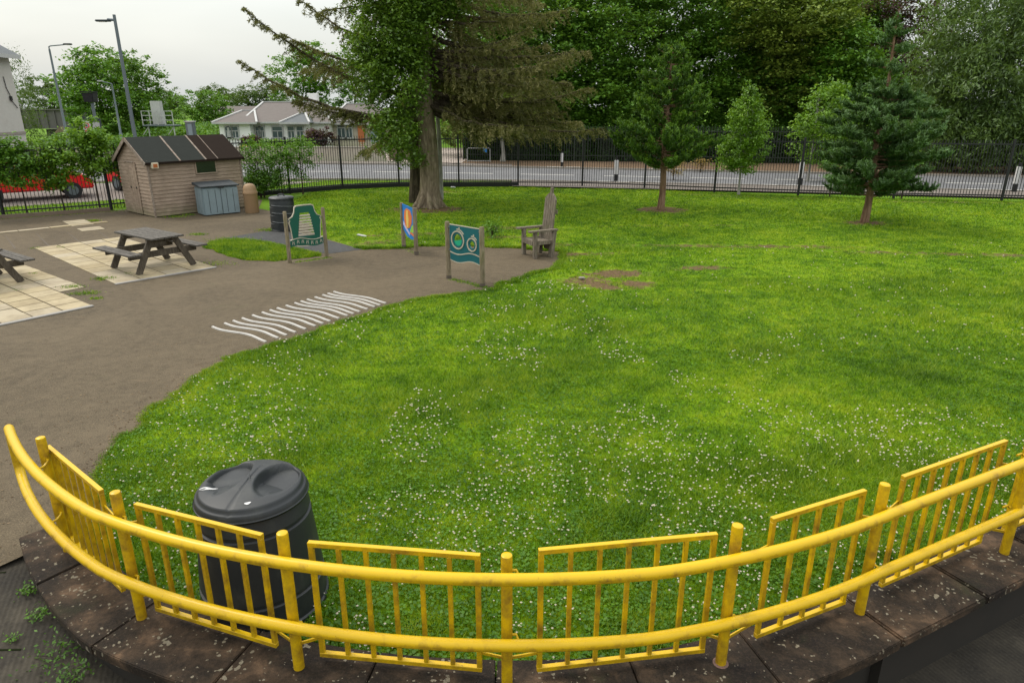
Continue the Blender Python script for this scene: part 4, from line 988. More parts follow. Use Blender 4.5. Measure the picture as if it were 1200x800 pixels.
t = thing('barrel', 'tan plastic barrel with rounded shoulder beside the storage box', 'barrel', (-8.78, 23.25, 0))
mb = MB(); mb.lathe([(.21, 0), (.225, .03), (.225, .62), (.235, .64), (.235, .68), (.222, .70), (.215, .78), (.185, .88), (.13, .94), (.04, .965), (.01, .966)], 28); mb.build('body', M['tan'], t, smooth=True)
mb = MB(); mb.lathe([(.243, .63), (.243, .68)], 28); mb.build('hoop', M['tan'], t)

# ---- black steel fence
def metal_fence(name, label, line, h, zb_, bar, sp, mat, post_r, pales_flat=False, rails=(.2, -.14), base=None, taper=True):
    t = thing(name, label, 'fence', (line[0][0], line[0][1], 0)); o_ = Vector((line[0][0], line[0][1], 0))
    for i, (x, y) in enumerate(line):
        mb = MB(); mb.box((x-o_.x, y-o_.y, (h+.04)/2+zb_), (post_r, post_r, h+.04)); mb.build('post', mat, t)
    for (x0, y0), (x1, y1) in zip(line[:-1], line[1:]):
        mb = MB(); a = Vector((x0, y0, 0))-o_; b = Vector((x1, y1, 0))-o_; L_ = (b-a).length; n = max(2, int(L_/sp)); ang = math.atan2((b-a).y, (b-a).x)
        for k in range(1, n):
            p = a.lerp(b, k/n); mb.box(p+Vector((0, 0, zb_+.04+(h-.04)/2)), (bar, bar*.8, h-.04), (0, 0, ang))
        for z in rails:
            zz = zb_+(z if z > 0 else h+z); mb.beam(a+Vector((0, 0, zz)), b+Vector((0, 0, zz)), bar+.022, .045)
        mb.build('panel', mat, t)
    return t
def densify(line, m):
    out = [line[0]]
    for a, b in zip(line[:-1], line[1:]):
        n = max(1, round(math.dist(a, b)/m))
        out += [(a[0]+(b[0]-a[0])*k/n, a[1]+(b[1]-a[1])*k/n) for k in range(1, n+1)]
    return out
metal_fence('steel_fence', 'tall black vertical bar fence between the lawn and the road', densify(FL, 2.8), 2.2, 0, .019, .105, M['black'], .075)
mb = MB()
for a, b in zip(FL[5:9], FL[6:10]): mb.beam((a[0], a[1], .09), (b[0], b[1], .09), .10, .16)
o = mb.build('edging_board', M['black'], bevel=.01); tag(o, 'low dark board along the foot of the black fence left of the big trunk', 'board')
far_f = [(-3.2, 46.6), (0, 46.0), (4, 45.4), (9, 44.6), (14, 43.8), (20, 42.8), (26, 41.8), (33, 40.2), (42, 38.2)]
metal_fence('steel_fence', 'pale green grey palisade fence in front of the dark hedge across the road', densify(far_f, 2.75), 2.15, .05, .035, .16, M['oldfence'], .07, rails=(.35, -.28))
mb = MB()
t = thing('hedge', 'long dark clipped hedge behind the palisade fence across the road', 'hedge', (-3.2, 47.6, 0)); o_ = np.array([-3.2, 47.6, 0])
la = np.array(far_f); mb = MB()
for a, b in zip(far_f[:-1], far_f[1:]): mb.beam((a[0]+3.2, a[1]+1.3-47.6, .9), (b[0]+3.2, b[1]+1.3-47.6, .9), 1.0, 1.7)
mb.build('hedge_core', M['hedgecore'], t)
n = 60000; x = -3.2+45.2*rng.random(n); y = np.interp(x, la[:, 0], la[:, 1])+.7+rng.normal(size=n)*.12; z = 2.05*rng.random(n)+.05; k = rng.random(n) < .25; y[k] += rng.random(k.sum())*1.2; z[k] = 1.95+.12*rng.normal(size=k.sum())
quads('foliage', leaves(np.stack([x, y, z], 1)-o_, .16, .7, .4, rng), L['hedge'], t)

# ---- bollards
bp = None
def bollard_proto():
    t = thing('bollard', 'x', 'bollard', (0, 0, 0), 0, 'white and black bollards along the road')
    mb = MB(); mb.tube([(0, 0, 0), (0, 0, .28)], .085, 10); mb.build('base', M['black'], t)
    mb = MB(); mb.box((0, 0, .58), (.17, .10, .62)); mb.build('reflector_panel', M['signwhite'], t, bevel=.02)
    mb = MB(); mb.box((0, 0, .95), (.10, .08, .13)); mb.build('cap', M['black'], t, bevel=.01); return t
for (x, y, s, lab) in ((2.93, 41.35, .85, 'white topped bollard on the far verge nearest the tall wooden chair'), (4.92, 33.1, 1.08, 'white topped bollard on the near kerb left of the young pine'), (9.2, 40.0, .9, 'white topped bollard on the far verge right of the young pine trunk'), (12.8, 31.0, 1.15, 'white topped bollard on the near kerb left of the tall blue green pine'), (26.4, 36.0, .9, 'white topped bollard leaning at the far right beyond the fence'), (20.75, 28.7, 1.15, 'white topped bollard on the near kerb at the right edge of the photo')):
    if bp is None: bp = bollard_proto(); o = bp
    else: o = copy_tree(bp)
    o.location = (x, y, .05); o.scale = (s, s, s); o['label'] = lab
    if 'leaning' in lab: o.rotation_euler = (0, .22, 0)

# ---- vegetation ---------------------------------------------------------------------------------
# big conifer: trunk + drooping branches
def conifer_big():
    base = Vector((-2.95, 24.6, 0)); rg = np.random.default_rng(42); rr = random.Random(42)
    t = thing('conifer_tree', 'huge old conifer with thick flared grey trunk and drooping brown green branches', 'tree', tuple(base))
    mb = MB(); path = []; rad = []
    for i in range(16):
        z = [0, .12, .3, .6, 1, 1.6, 2.4, 3.3, 4.3, 5.4, 6.5, 7.6, 8.8, 10, 11.5, 13][i]; path.append(Vector((.06*math.sin(z), .05*math.cos(z*1.3), z)))
        rad.append([.50, .43, .385, .355, .34, .325, .31, .29, .27, .25, .23, .2, .18, .14, .10, .05][i])
    mb.tube(path, rad, 22)
    for v_i, vv in enumerate(mb.v[:22*3]):
        a = math.atan2(vv[1], vv[0]); k = 1+.16*math.sin(a*5+1); mb.v[v_i] = (vv[0]*k, vv[1]*k, vv[2])
    for a in range(0, 360, 45):
        a_ = R(a+rr.uniform(-12, 12)); mb.tube([(.16*math.cos(a_), .16*math.sin(a_), .62), (.38*math.cos(a_), .38*math.sin(a_), .16), (.62*math.cos(a_), .62*math.sin(a_), -.03)], [.13, .11, .04], 8)
    mb.build('trunk', M['bark_big'], t, smooth=True)
    br = MB(); LP = []; LD = []
    specs = []
    for k in range(84):
        z0 = 3.0+rr.random()**1.2*8.5; a = rr.uniform(-.62*math.pi, 1.02*math.pi); Ln = (5.4-.30*(z0-3))*rr.uniform(.75, 1.1)
        if -2.5 < a < -.75 and z0 < 7.2: continue
        if abs(a) > 2.4 and (z0 < 4.4 or (z0 < 6 and rr.random() < .65)): continue
        specs.append((z0, a, Ln, rr.uniform(-.42, -.12), rr.uniform(.0, .25)))
    # the long limbs that reach out to the left against the sky
    for px, py, z0, dz in ((284, 10, 3.7, .5), (280, 72, 3.0, .35), (330, 40, 4.8, .3), (350, 0, 5.2, .4), (345, 118, 3.4, .1), (395, 128, 3.0, 0)):
        T = at(px, py, 24.2)-base; specs.append((z0, math.atan2(T.y, T.x), math.hypot(T.x, T.y), 'T', T))
    for px, py, z0 in ((668, 98, 4.3), (640, 150, 3.4), (690, 60, 5.0), (600, 148, 3.1), (560, 120, 3.3), (650, 120, 3.8), (610, 90, 4.2)):
        T = at(px, py, 23.8)-base; specs.append((z0, math.atan2(T.y, T.x), math.hypot(T.x, T.y), 'T', T))
    for z0, a, Ln, dr_, upt in specs:
        s = Vector((.3*math.cos(a), .3*math.sin(a), z0)); P = []
        targeted = dr_ == 'T'
        for i in range(13):
            q = i/12
            if targeted:
                T = upt; p = s.lerp(T, q); p.z -= .55*math.sin(q*math.pi)*(1 if T.x < 0 else .3)*(Ln/6)
            else:
                r_ = .3+Ln*q; p = Vector((math.cos(a)*r_, math.sin(a)*r_, z0+Ln*(dr_*q*1.0+upt*q*q*1.2)))
            p += Vector((rr.uniform(-.05, .05), rr.uniform(-.05, .05), rr.uniform(-.04, .04))); P.append(p)
        br.tube(P, [.075*(1-.88*i/12)*(Ln/6+.3) for i in range(13)], 6, False)
        nt_ = int(Ln*(10 if not (targeted and upt.x < -2) else 9))
        for k in range(nt_):
            q = .14+.86*(k+.5)/nt_; i = min(11, int(q*12)); p = P[i].lerp(P[i+1], q*12-i); tdir_ = (P[i+1]-P[i]).normalized()
            side = Vector((-tdir_.y, tdir_.x, 0)).normalized()*(1 if k % 2 else -1)
            ll = (.25+.75*(1-q)**.6)*rr.uniform(.55, 1.15)*(.75 if targeted and upt.x < -2 else 1)
            d1 = (side*rr.uniform(.3, 1)+tdir_*rr.uniform(.3, .9)+Vector((0, 0, rr.uniform(-.75, .05)))).normalized()
            m_ = 14 if ll > .5 else 10
            tt = np.linspace(0, 1, int(m_*2.2))[:, None]; pts = np.array(p)+np.array(d1)*tt*ll+np.array([0, 0, -1])*(tt**2)*ll*.35
            pts = np.repeat(pts, 2, 0); pts = pts+rg.normal(size=pts.shape)*.03
            LP.append(pts); LD.append(np.repeat((np.array(d1))[None], len(pts), 0)+rg.normal(size=(len(pts), 3))*.55)
    br.build('branches', M['bark_dark'], t, smooth=True)
    P = np.concatenate(LP); D = np.concatenate(LD); print('conifer needles', len(P))
    quads('crown', leaves(P, .135, .20, .1, rg, D, .25), L['conifer'], t)
conifer_big()
def at3(px, py, Y): p = at(px, py, Y); return (p.x, p.y, p.z)
def lobe(px, py, Y, rx, ry, rz): return (*at3(px, py, Y), rx, ry, rz)
# leafy tree just behind the conifer trunk
broad_tree('lime_tree', 'bright green leafy tree growing close behind the big conifer trunk', 'tree', (-3.55, 25.9, 0), 7.5, .24,
    [lobe(462, 150, 23.4, .75, .7, .75), lobe(460, 95, 23.4, 1.05, .8, 1.3), lobe(455, 45, 23.6, 1.2, .8, 1.2), lobe(482, 40, 23.5, .75, .7, 1.1), lobe(500, -8, 23.6, 1.2, .8, .9), lobe(475, -20, 24, 2.0, 1.2, 1.5), lobe(478, 182, 23.9, .45, .4, .4), lobe(438, 70, 23.6, .8, .7, .9)],
    L['ivy'], M['bark_dark'], 620, 62, .34, .105, .7, .5, seed=3, nlimb=16)
mb = MB(); t = thing('slender_trunk_tree', 'slender pale trunk standing behind the right side of the big conifer trunk', 'tree', (-2.75, 26.5, 0)); limbs(mb, (0, 0, 0), 8, .10, [(.5, .3, 6.5), (-.4, .2, 7)], 8, (.1, 0), 5); mb.build('trunk', M['bark_pale'], t, smooth=True)
rg = np.random.default_rng(8); P, cc = crown_points([(0.2, 0, 7.5, 1.6, 1.6, 1.2)], 60, 50, .3, rng=rg); quads('crown', leaves(P, .1, .5, .5, rg), L['conifer'], t)

# pines
def pine(name, label, base, whorls, mat, bark, tr, seed, shoot=.22, nd=.085, dens=1.0, upturn=.5, lean=(0, 0), leader=0, tip=None):
    rg = np.random.default_rng(seed); rr = random.Random(seed); t = thing(name, label, 'tree', base)
    top = max(w_[0] for w_ in whorls); mb = MB(); path = [Vector((lean[0]*z/top+.03*math.sin(z*2), lean[1]*z/top, z)) for z in np.linspace(0, top+leader, 12)]
    mb.tube(path, [tr*(1.15 if i == 0 else 1-.85*i/11) for i in range(12)], 12); LP = []; LD = []; TP = []; TD = []
    ctr = lambda z: Vector((lean[0]*z/top+.03*math.sin(z*2), lean[1]*z/top, z))
    for (z, rad_, n) in whorls:
        for k in range(n):
            a = 2*math.pi*(k+rr.random()*.8)/n; Lr = rad_*rr.uniform(.55, 1.15); dz_ = rr.random(); dz2_ = rr.uniform(.3, 1.2); P = []; z_k = z; z = z+rr.uniform(-.17, .17)
            for i in range(7):
                q = i/6; P.append(ctr(z)+Vector((math.cos(a)*Lr*q, math.sin(a)*Lr*q, Lr*(-.12*dz_*q+(.05*q+upturn*.55*q*q)*dz2_))))
            mb.tube(P, [tr*.28*(1-.8*i/6) for i in range(7)], 5, False); z = z_k
            ns = max(3, int(Lr*9*dens))
            for j in range(ns):
                q = .22+.78*(j+.6)/ns; i = min(5, int(q*6)); p = P[i].lerp(P[i+1], q*6-i)
                for m_ in range(2):
                    d_ = Vector((math.cos(a)*rr.uniform(.1, .9)+rr.uniform(-.8, .8), math.sin(a)*rr.uniform(.1, .9)+rr.uniform(-.8, .8), rr.uniform(.45, 1.5)*(upturn+.4))).normalized()
                    ll = shoot*rr.uniform(.7, 1.35); nn_ = int(34*dens**.3); tt = rg.random((nn_, 1)); c_ = np.array(p)+np.array(d_)*tt*ll
                    pp = c_+rg.normal(size=(nn_, 3))*nd*.22; w_ = rg.normal(size=(nn_, 3)); w_ /= np.linalg.norm(w_, axis=1, keepdims=True); dd_ = np.array(d_)*1.1+w_*.8
                    tp = (tt[:, 0] > .62) if (tip and q > .45 and rr.random() < .7) else np.zeros(nn_, bool)
                    LP.append(pp[~tp]); LD.append(dd_[~tp]); TP.append(pp[tp]); TD.append(dd_[tp])
    if leader:
        for s in range(int(leader*9)):
            c_ = np.array(ctr(top))+np.array([0, 0, s/9.0])+rg.normal(size=(26, 3))*.03; LP.append(c_); w_ = rg.normal(size=(26, 3)); w_[:, 2] = np.abs(w_[:, 2])+.6; LD.append(w_)
    mb.build('trunk', bark, t, smooth=True); P = np.concatenate(LP); D = np.concatenate(LD); print(name, len(P))
    quads('crown', leaves(P, nd*1.7, .17, .1, rg, D, .15), mat, t)
    if tip: quads('fresh_shoots', leaves(np.concatenate(TP), nd*1.5, .22, .1, rg, np.concatenate(TD), .12), tip, t)
    return t
pine('young_pine', 'young rounded dark green pine with reddish trunk on the lawn in front of the fence', (5.18, 24.0, 0),
     [(1.55, 1.75, 9), (1.9, 1.85, 10), (2.25, 1.7, 10), (2.6, 1.55, 10), (2.95, 1.4, 9), (3.3, 1.35, 9), (3.65, 1.15, 8), (4.0, 1.0, 8), (4.35, .8, 7), (4.7, .6, 6), (5.0, .4, 5)], L['pine'], M['bark_pine'], .12, 5, .24, .085, 1.25, .6, (0, 0), .25, L['tips'])
pine('tall_pine', 'taller blue green pine with bare pointed leader on the right of the lawn', (10.94, 21.25, 0),
     [(.95, 1.3, 8), (1.2, 1.7, 10), (1.55, 1.85, 11), (1.9, 1.85, 11), (2.25, 1.75, 11), (2.6, 1.6, 10), (2.95, 1.4, 10), (3.3, 1.1, 9), (3.6, .8, 6), (3.85, .65, 5), (4.4, .5, 4), (4.95, .4, 4), (5.4, .32, 4)], L['bluepine'], M['bark_pine'], .12, 6, .23, .090, 1.4, .42, (0, 0), .6, L['bluetips'])
broad_tree('young_birch', 'slim light green young tree by the fence between the two pines', 'tree', (9.2, 28.15, 0), 4.0, .045,
    [(9.2, 28.15, 1.25, .6, .5, .4), (9.2, 28.15, 1.7, .95, .8, .7), (9.2, 28.15, 2.4, .95, .8, .75), (9.2, 28.15, 3.1, .7, .65, .7), (9.2, 28.15, 3.65, .34, .34, .55), (9.2, 28.15, 4.2, .13, .13, .4), (8.6, 28.1, 1.25, .4, .35, .25)], L['yellowgreen'], M['bark_pale'], 330, 48, .17, .085, .6, .4, seed=9, nlimb=20, shell=(.3, 1.0))
broad_tree('young_tree', 'pale yellow green bushy tree peeping out left of the tall pine', 'tree', (14.2, 33.5, 0), 3.8, .06,
    [lobe(962, 135, 33.5, 1.2, 1, 1.3), lobe(960, 165, 33.5, 1.3, 1, 1.2), lobe(975, 115, 33.5, .8, .8, .8), lobe(995, 150, 33.5, 1.2, 1, 1.5)], L['yellowgreen'], M['bark_pale'], 220, 40, .28, .13, .6, .4, seed=10)
for k, (px, py, h_, lab) in enumerate(((972, 231, 1.5, 'thin sapling against the black fence left of the tall pine trunk'), (1056, 233, 1.7, 'thin sapling against the black fence right of the tall pine trunk'))):
    g = G(px, py); broad_tree('sapling', lab, 'sapling', (g.x, g.y, 0), h_, .025, [(g.x, g.y, h_*.75, .5, .4, .45), (g.x, g.y, h_, .35, .3, .4)], L['beech'], M['bark_dark'], 40, 26, .15, .09, .6, .4, seed=20+k, group='saplings along the fence', nlimb=5)

# woodland across the road
wood_spec = [
 ('dark spreading tree rising behind the hedge to the right of the conifer', 'beech', (3.5, 51), 12, [lobe(640, 60, 50, 4.0, 3.5, 4), lobe(655, 120, 49, 3.2, 2.5, 2.2), lobe(620, 10, 51, 4, 3, 4), lobe(690, 100, 49, 3.4, 2.5, 2.6), lobe(600, 90, 50, 3, 2.5, 3)], 31),
 ('broad deep green tree arching behind the young pine', 'beech', (10.5, 52), 13, [lobe(740, 40, 50, 5, 4, 3.6), lobe(720, 110, 49, 3.6, 3, 2.4), lobe(780, 90, 50, 4.2, 3, 3), lobe(700, 0, 51, 4.4, 3.5, 3), lobe(800, 10, 50.5, 4.5, 3.5, 3.5)], 32),
 ('dark green tree with level leaf layers above the slim young tree', 'beech', (18.5, 52), 13, [lobe(850, 80, 50, 4, 3.4, 3.4), lobe(870, 20, 50, 4.5, 3.5, 3.5), lobe(830, 120, 49, 3, 2.4, 2.2), lobe(900, 110, 48.5, 3.4, 2.8, 2.6)], 33),
 ('olive green tree with yellowish upper leaves left of the purple tree', 'beech2', (22.0, 49), 12, [lobe(935, 40, 47, 3.0, 3, 3), lobe(905, 15, 47, 2.8, 3, 2.8), lobe(960, 5, 48, 2.2, 2.5, 2), lobe(930, 90, 47, 2.8, 2.4, 2.6)], 34),
 ('fresh green tree low behind the top of the tall pine', 'lime', (25.5, 48), 8, [lobe(985, 70, 46, 2.4, 2.4, 2.2), lobe(970, 110, 46, 2.4, 2.2, 2.2), lobe(1005, 110, 46, 2.2, 2.2, 2.2)], 35),
 ('purple leaved beech standing far behind the pointed pine top', 'purple', (36.0, 62), 13, [lobe(1050, 45, 60, 5, 4, 4.2), lobe(1030, 90, 59, 3.5, 3, 3), lobe(1075, 80, 60, 4, 3, 4.2), lobe(1062, 10, 61, 3, 3, 2.4)], 36),
 ('pale green treetop just left of the purple tree', 'lime', (31.5, 64), 11, [lobe(1000, 25, 62, 3.0, 3, 2.0), lobe(1008, 60, 62, 3, 3, 3)], 37),
]
for i, (lab, mt, (bx_, by_), h_, lobes, sd) in enumerate(wood_spec):
    tn = 'beech_tree' if mt in ('beech', 'purple') else 'broadleaf_tree'
    broad_tree(tn, lab, 'tree', (bx_, by_, 0), h_*.8, .35, lobes, L[mt], M['bark_dark'], 680 if i < 3 else 420, 70, .75, .225, .38, .7, seed=sd, group='woodland trees across the road', nlimb=12, shell=(.45, 1.03))
# dark backing trees so that the wood has depth
for i, (x, y, lab) in enumerate(((-1, 60, 'shaded tree deep in the wood behind the conifer'), (9, 62, 'shaded tree deep in the wood straight behind the young pine'), (20, 61, 'shaded tree deep in the wood behind the slim young tree'), (29, 58, 'shaded tree deep in the wood left of the grey green tree'), (42.5, 55, 'shaded tree deep in the wood behind the grey green tree'), (55, 50, 'shaded tree at the far right end of the wood'))):
    broad_tree('broadleaf_tree', lab, 'tree', (x, y, 0), 9, .35, [(x, y, 3.2, 6.0, 2.5, 3.0)]+([(x+1, y, 7, 5.6, 3, 4.2), (x-1, y, 11.5, 4.8, 3, 3)] if i != 3 else []), L['beech'], M['bark_dark'], 520, 40, .9, .36, .5, .6, seed=60+i, group='woodland trees across the road', nlimb=6, shell=(.4, 1.0))
# grey-green willow like tree on the right
broad_tree('willow_tree', 'big grey green tree with hanging leafy shoots filling the right edge', 'tree', (28, 41.5, 0), 9, .4,
    [lobe(1155, 60, 39, 3.4, 3, 3.4), lobe(1125, 125, 38, 2.6, 2.5, 2.6), lobe(1180, 100, 38, 3.6, 3, 3.4), lobe(1185, 0, 40, 4.2, 3.5, 3.4), lobe(1170, 160, 37.5, 3.2, 2.4, 1.6), lobe(1120, 160, 38, 2.4, 2, 1.5), lobe(1240, 60, 39, 4, 3.5, 4.5), lobe(1240, 150, 38, 3.5, 3, 2.4), lobe(1085, 165, 39, 1.6, 1.6, 1.3)],
    L['willow'], M['bark_dark'], 1300, 66, .5, .25, 1.0, .1, seed=77, aspect=.28, axis=(0, 0, -1.0), spread=.8, nlimb=14)
# birch on the far verge behind the conifer
broad_tree('birch_tree', 'thin pale trunked tree on the far verge behind the conifer branches', 'tree', (-.6, 45.2, 0), 5, .14, [lobe(575, 120, 45, 2.4, 2, 1.6), lobe(555, 145, 44.6, 1.6, 1.2, .9), lobe(600, 130, 45, 1.8, 1.5, 1.2)], L['beech2'], M['bark_pale'], 110, 46, .5, .2, .6, .4, seed=78, nlimb=8)

# far trees on the left
far_spec = [
 ((62, 120), 88, 'small tree beyond the railway girder beside the roughcast building', 'far', [lobe(42, 112, 88, 3.6, 3, 2.4), lobe(68, 116, 88, 3.6, 3, 2.2)], 81),
 ((115, 100), 62, 'largest bright green tree on the left, behind the black camera post', 'lime', [lobe(112, 95, 60, 2.8, 3, 2.6), lobe(100, 115, 59, 2.6, 3, 2.8), lobe(128, 125, 60, 3, 3, 3), lobe(118, 72, 60.5, 2.0, 2, 1.2), lobe(92, 100, 60, 1.6, 2, 2)], 82),
 ((160, 100), 66, 'darker tree right behind the tallest lamp post', 'beech', [lobe(150, 95, 64, 3, 3, 2.6), lobe(168, 112, 64, 2.8, 3, 2.6), lobe(140, 82, 65, 2.4, 2, 1.4), lobe(152, 130, 63.5, 3.4, 3, 2.2), lobe(175, 132, 64, 2.2, 2, 1.8)], 83),
 ((198, 118), 95, 'rounded far tree left of the white platform', 'far', [lobe(198, 118, 95, 2.2, 2, 1.7), lobe(205, 128, 94, 1.9, 2, 1.6), lobe(186, 126, 94, 2.2, 2, 1.6)], 84),
 ((240, 120), 80, 'dark round tree between the white platform and the bungalow', 'beech', [lobe(238, 122, 80, 2.6, 2.4, 1.8), lobe(232, 138, 79, 2.8, 2.4, 1.4), lobe(250, 130, 79, 2, 2, 1.5)], 85),
 ((262, 112), 100, 'far tree with pale church spire colour behind the bungalow roof end', 'far', [lobe(250, 112, 102, 2.2, 2, 1.3), lobe(266, 118, 100, 2.4, 2, 1.7)], 86),
 ((290, 115), 92, 'wide far tree just left of the bungalow ridge', 'far', [lobe(285, 118, 92, 2.2, 2, 1.4), lobe(300, 116, 92, 2.8, 2, 1.7), lobe(318, 112, 92, 2.2, 2, 1.6)], 87),
 ((345, 90), 70, 'light green tree behind the bungalow roof and conifer limbs', 'lime', [lobe(345, 92, 70, 2.8, 2.4, 2.9), lobe(370, 78, 70, 2.2, 2, 2.4), lobe(358, 62, 70, 1.5, 1.5, 1.1), lobe(385, 108, 70, 3, 2, 2)], 88),
 ((415, 95), 72, 'mid green tree behind the bungalow chimney side', 'beech', [lobe(425, 90, 72, 3.4, 2.4, 3), lobe(470, 80, 73, 4, 2.4, 4), lobe(520, 90, 72, 4, 2.4, 4), lobe(560, 60, 72, 5, 3, 5), lobe(540, 125, 71, 4.6, 2, 2.4)], 89),
]
for (pc_, Yd, lab, mt, lobes, sd) in far_spec:
    b = at(pc_[0], pc_[1], Yd); nn_ = sum(l[3]*l[5] for l in lobes)
    broad_tree('broadleaf_tree', lab.replace(' with pale church spire colour', ''), 'tree', (b.x, Yd, 0), 4.5, .25, lobes, L[mt], M['bark_dark'], int(60+12*nn_), 34, .42, .24, .55, .6, seed=sd, group='trees on the left skyline', nlimb=6, shell=(.3, 1.0))
# hanging birch next to the roughcast building
broad_tree('birch_tree', 'birch with hanging twigs right beside the roughcast building', 'tree', (-31.9, 46, 0), 5.0, .12,
    [lobe(18, 90, 45, .7, .8, 1.3), lobe(25, 120, 45, 1.0, 1, 1.6), lobe(35, 150, 45, .9, 1, 1.5), lobe(30, 170, 45, 1.2, 1, 1.2)], L['far'], M['bark_pale'], 130, 36, .3, .15, 1.4, .1, seed=91, aspect=.3, axis=(0, 0, -1), spread=.7)

# shrubs along the black fence (left)
def shrub(label, x, y, h_, r_, mat, seed, leaf=.09, n=200, name='shrub', dens=40, group='leafy shrubs along the black fence', cat='shrub'):
    broad_tree(name, label, cat, (x, y, 0), h_*.75, .03, [(x, y, h_*(.70 if name == 'shrub' and h_ > 2.15 else .62), r_, r_*.7, h_*(.33 if name == 'shrub' and h_ > 2.15 else .36)), (x+r_*.3, y, h_*.8, r_*.6, r_*.5, h_*.24), (x-r_*.35, y+.05, h_*.74, r_*.6, r_*.5, h_*.26), (x-r_*.1, y-.1, h_*.44, r_*.3, r_*.3, h_*.08)], mat, M['bark_dark'], n, dens, .17, leaf, .8, .4, seed=seed, group=group, nlimb=12, shell=(.3, 1.08))
labs = ['tall shrub at the left edge of the photo in front of the roughcast building', 'shrub on the fence left of the red cars', 'shrub hiding the middle of the nearest red car', 'arching yellow green shrub between the two red cars', 'shrub above the right red car', 'shrub touching the left corner of the shed']
for i, (px, h_, mt) in enumerate(((-2, 2.95, 'lime'), (24, 2.5, 'lime'), (50, 2.35, 'lime'), (76, 2.45, 'yellowgreen'), (100, 2.5, 'yellowgreen'), (124, 2.4, 'lime'))):
    x = G(px, 247).x; y = float(fence_y(x))+.25; x = -17.6+i*.85 if i else -18.4; y = float(fence_y(x))+.05
    shrub(labs[i], x, y, h_+rnd.uniform(-.25, .4), .72, L[mt], 100+i, .10, 95, dens=58)
for i, (px, py, h_, r_, lab) in enumerate(((308, 231, 2.2, .75, 'small tree like shrub right of the shed and barrel'), (333, 229, 2.0, .6, 'thin shrub in the middle of the row right of the shed'), (357, 227, 2.15, .75, 'rightmost thin shrub beside the black fence before the long fence run'))):
    g = G(px, py); shrub(lab, g.x, g.y-.2, h_, r_, L['lime'], 120+i, .085, 85, dens=26)
g = G(310, 232); shrub('low dark bush at the fence foot behind the barrel', g.x, g.y, 1.0, .8, L['beech'], 130, .08, 120)
g = G(577, 279); shrub('small dark leafy weed standing at the path edge left of the wooden chair', g.x, g.y, .42, .17, L['beech'], 131, .07, 26, 'weed', 10, 'weeds around the path', 'weed')
g = G(806, 219); shrub('straw yellow dry bush beyond the fence behind the young pine', g.x, g.y+2.9, .9, .6, L['dry'], 132, .08, 40, 'dry_bush', 20, 'dry bushes beyond the fence', 'bush')
g = G(824, 203); shrub('rusty brown dry bush on the far verge right of the young pine', g.x, g.y+.5, .75, .5, L['dry'], 133, .08, 26, 'dry_bush', 16, 'dry bushes beyond the fence', 'bush')
# weeds in the gap between ramp and wall
wl = ['weed tuft at the wall foot nearest the asphalt', 'small weed between the two ramp joints at the wall foot', 'largest green weed clump at the foot of the curved wall', 'tiny weed on the ribbed ramp left of the big clump', 'weed at the wall foot at the bottom edge of the photo', 'weed at the foot of the wall at lower right']
for i, (a, r_, s) in enumerate(((-37.4, 5.97, .08), (-34.6, 6.04, .08), (-30.0, 6.14, .19), (-33.5, 6.25, .05), (-27.5, 6.2, .12), (22.5, 6.22, .06))):
    p = pol(a, r_); z = ramp_z(p.x); t = thing('weed', wl[i], 'weed', (p.x, p.y, z), 0, 'weeds growing at the wall foot'); rg = np.random.default_rng(200+i)
    n = int(900*s)+20; P = rg.normal(size=(n, 3))*np.array([s, s, s*.75])*.5; P[:, 2] = np.abs(P[:, 2])+.012; quads('leaves', leaves(P, .028 if s > .06 else .02, .5, .8, rg), L['beech'], t)
    mb = MB()
    for k in range(5): mb.tube([(0, 0, 0), tuple(P[k])], .0015, 4)
    mb.build('stem', M['bark_dark'], t)

# ---- background left: embankment, bridge, buildings
def bank():
    xs_ = np.linspace(-70, -12, 30); ys_ = np.linspace(48, 110, 14); mb = MB(); vs = []; fs = []
    for j, y in enumerate(ys_):
        for i, x in enumerate(xs_):
            k = min(1, max(0, (y-50)/14))*min(1, max(0, (-x-16)/8)); gap = 1 if x > -36 else 0.0
            vs.append((x, y, -.1+1.5*k*gap+.2*math.sin(x*.7)*k*gap))
    n = len(xs_)
    for j in range(len(ys_)-1):
        for i in range(n-1): fs.append((j*n+i, j*n+i+1, (j+1)*n+i+1, (j+1)*n+i))
    mb.add(vs, fs); o = mb.build('embankment', M['ground'], smooth=True); struct(o)
bank()
n = 42000; rg = np.random.default_rng(300); x = -37+22*rg.random(n); y = 51+13*rg.random(n); k = np.clip((y-50)/14, 0, 1)*np.clip((-x-16)/8, 0, 1); z = -.1+1.5*k+.35*vnoise(x, y, .9, 5)+.5*rg.random(n)*vnoise(x, y, .5, 6)+.1
sb = quads('bank_scrub', leaves(np.stack([x, y, z], 1), .24, .6, .6, rg), L['lime']); tag(sb, 'green scrub covering the bank behind the shed', 'scrub', kind='stuff')
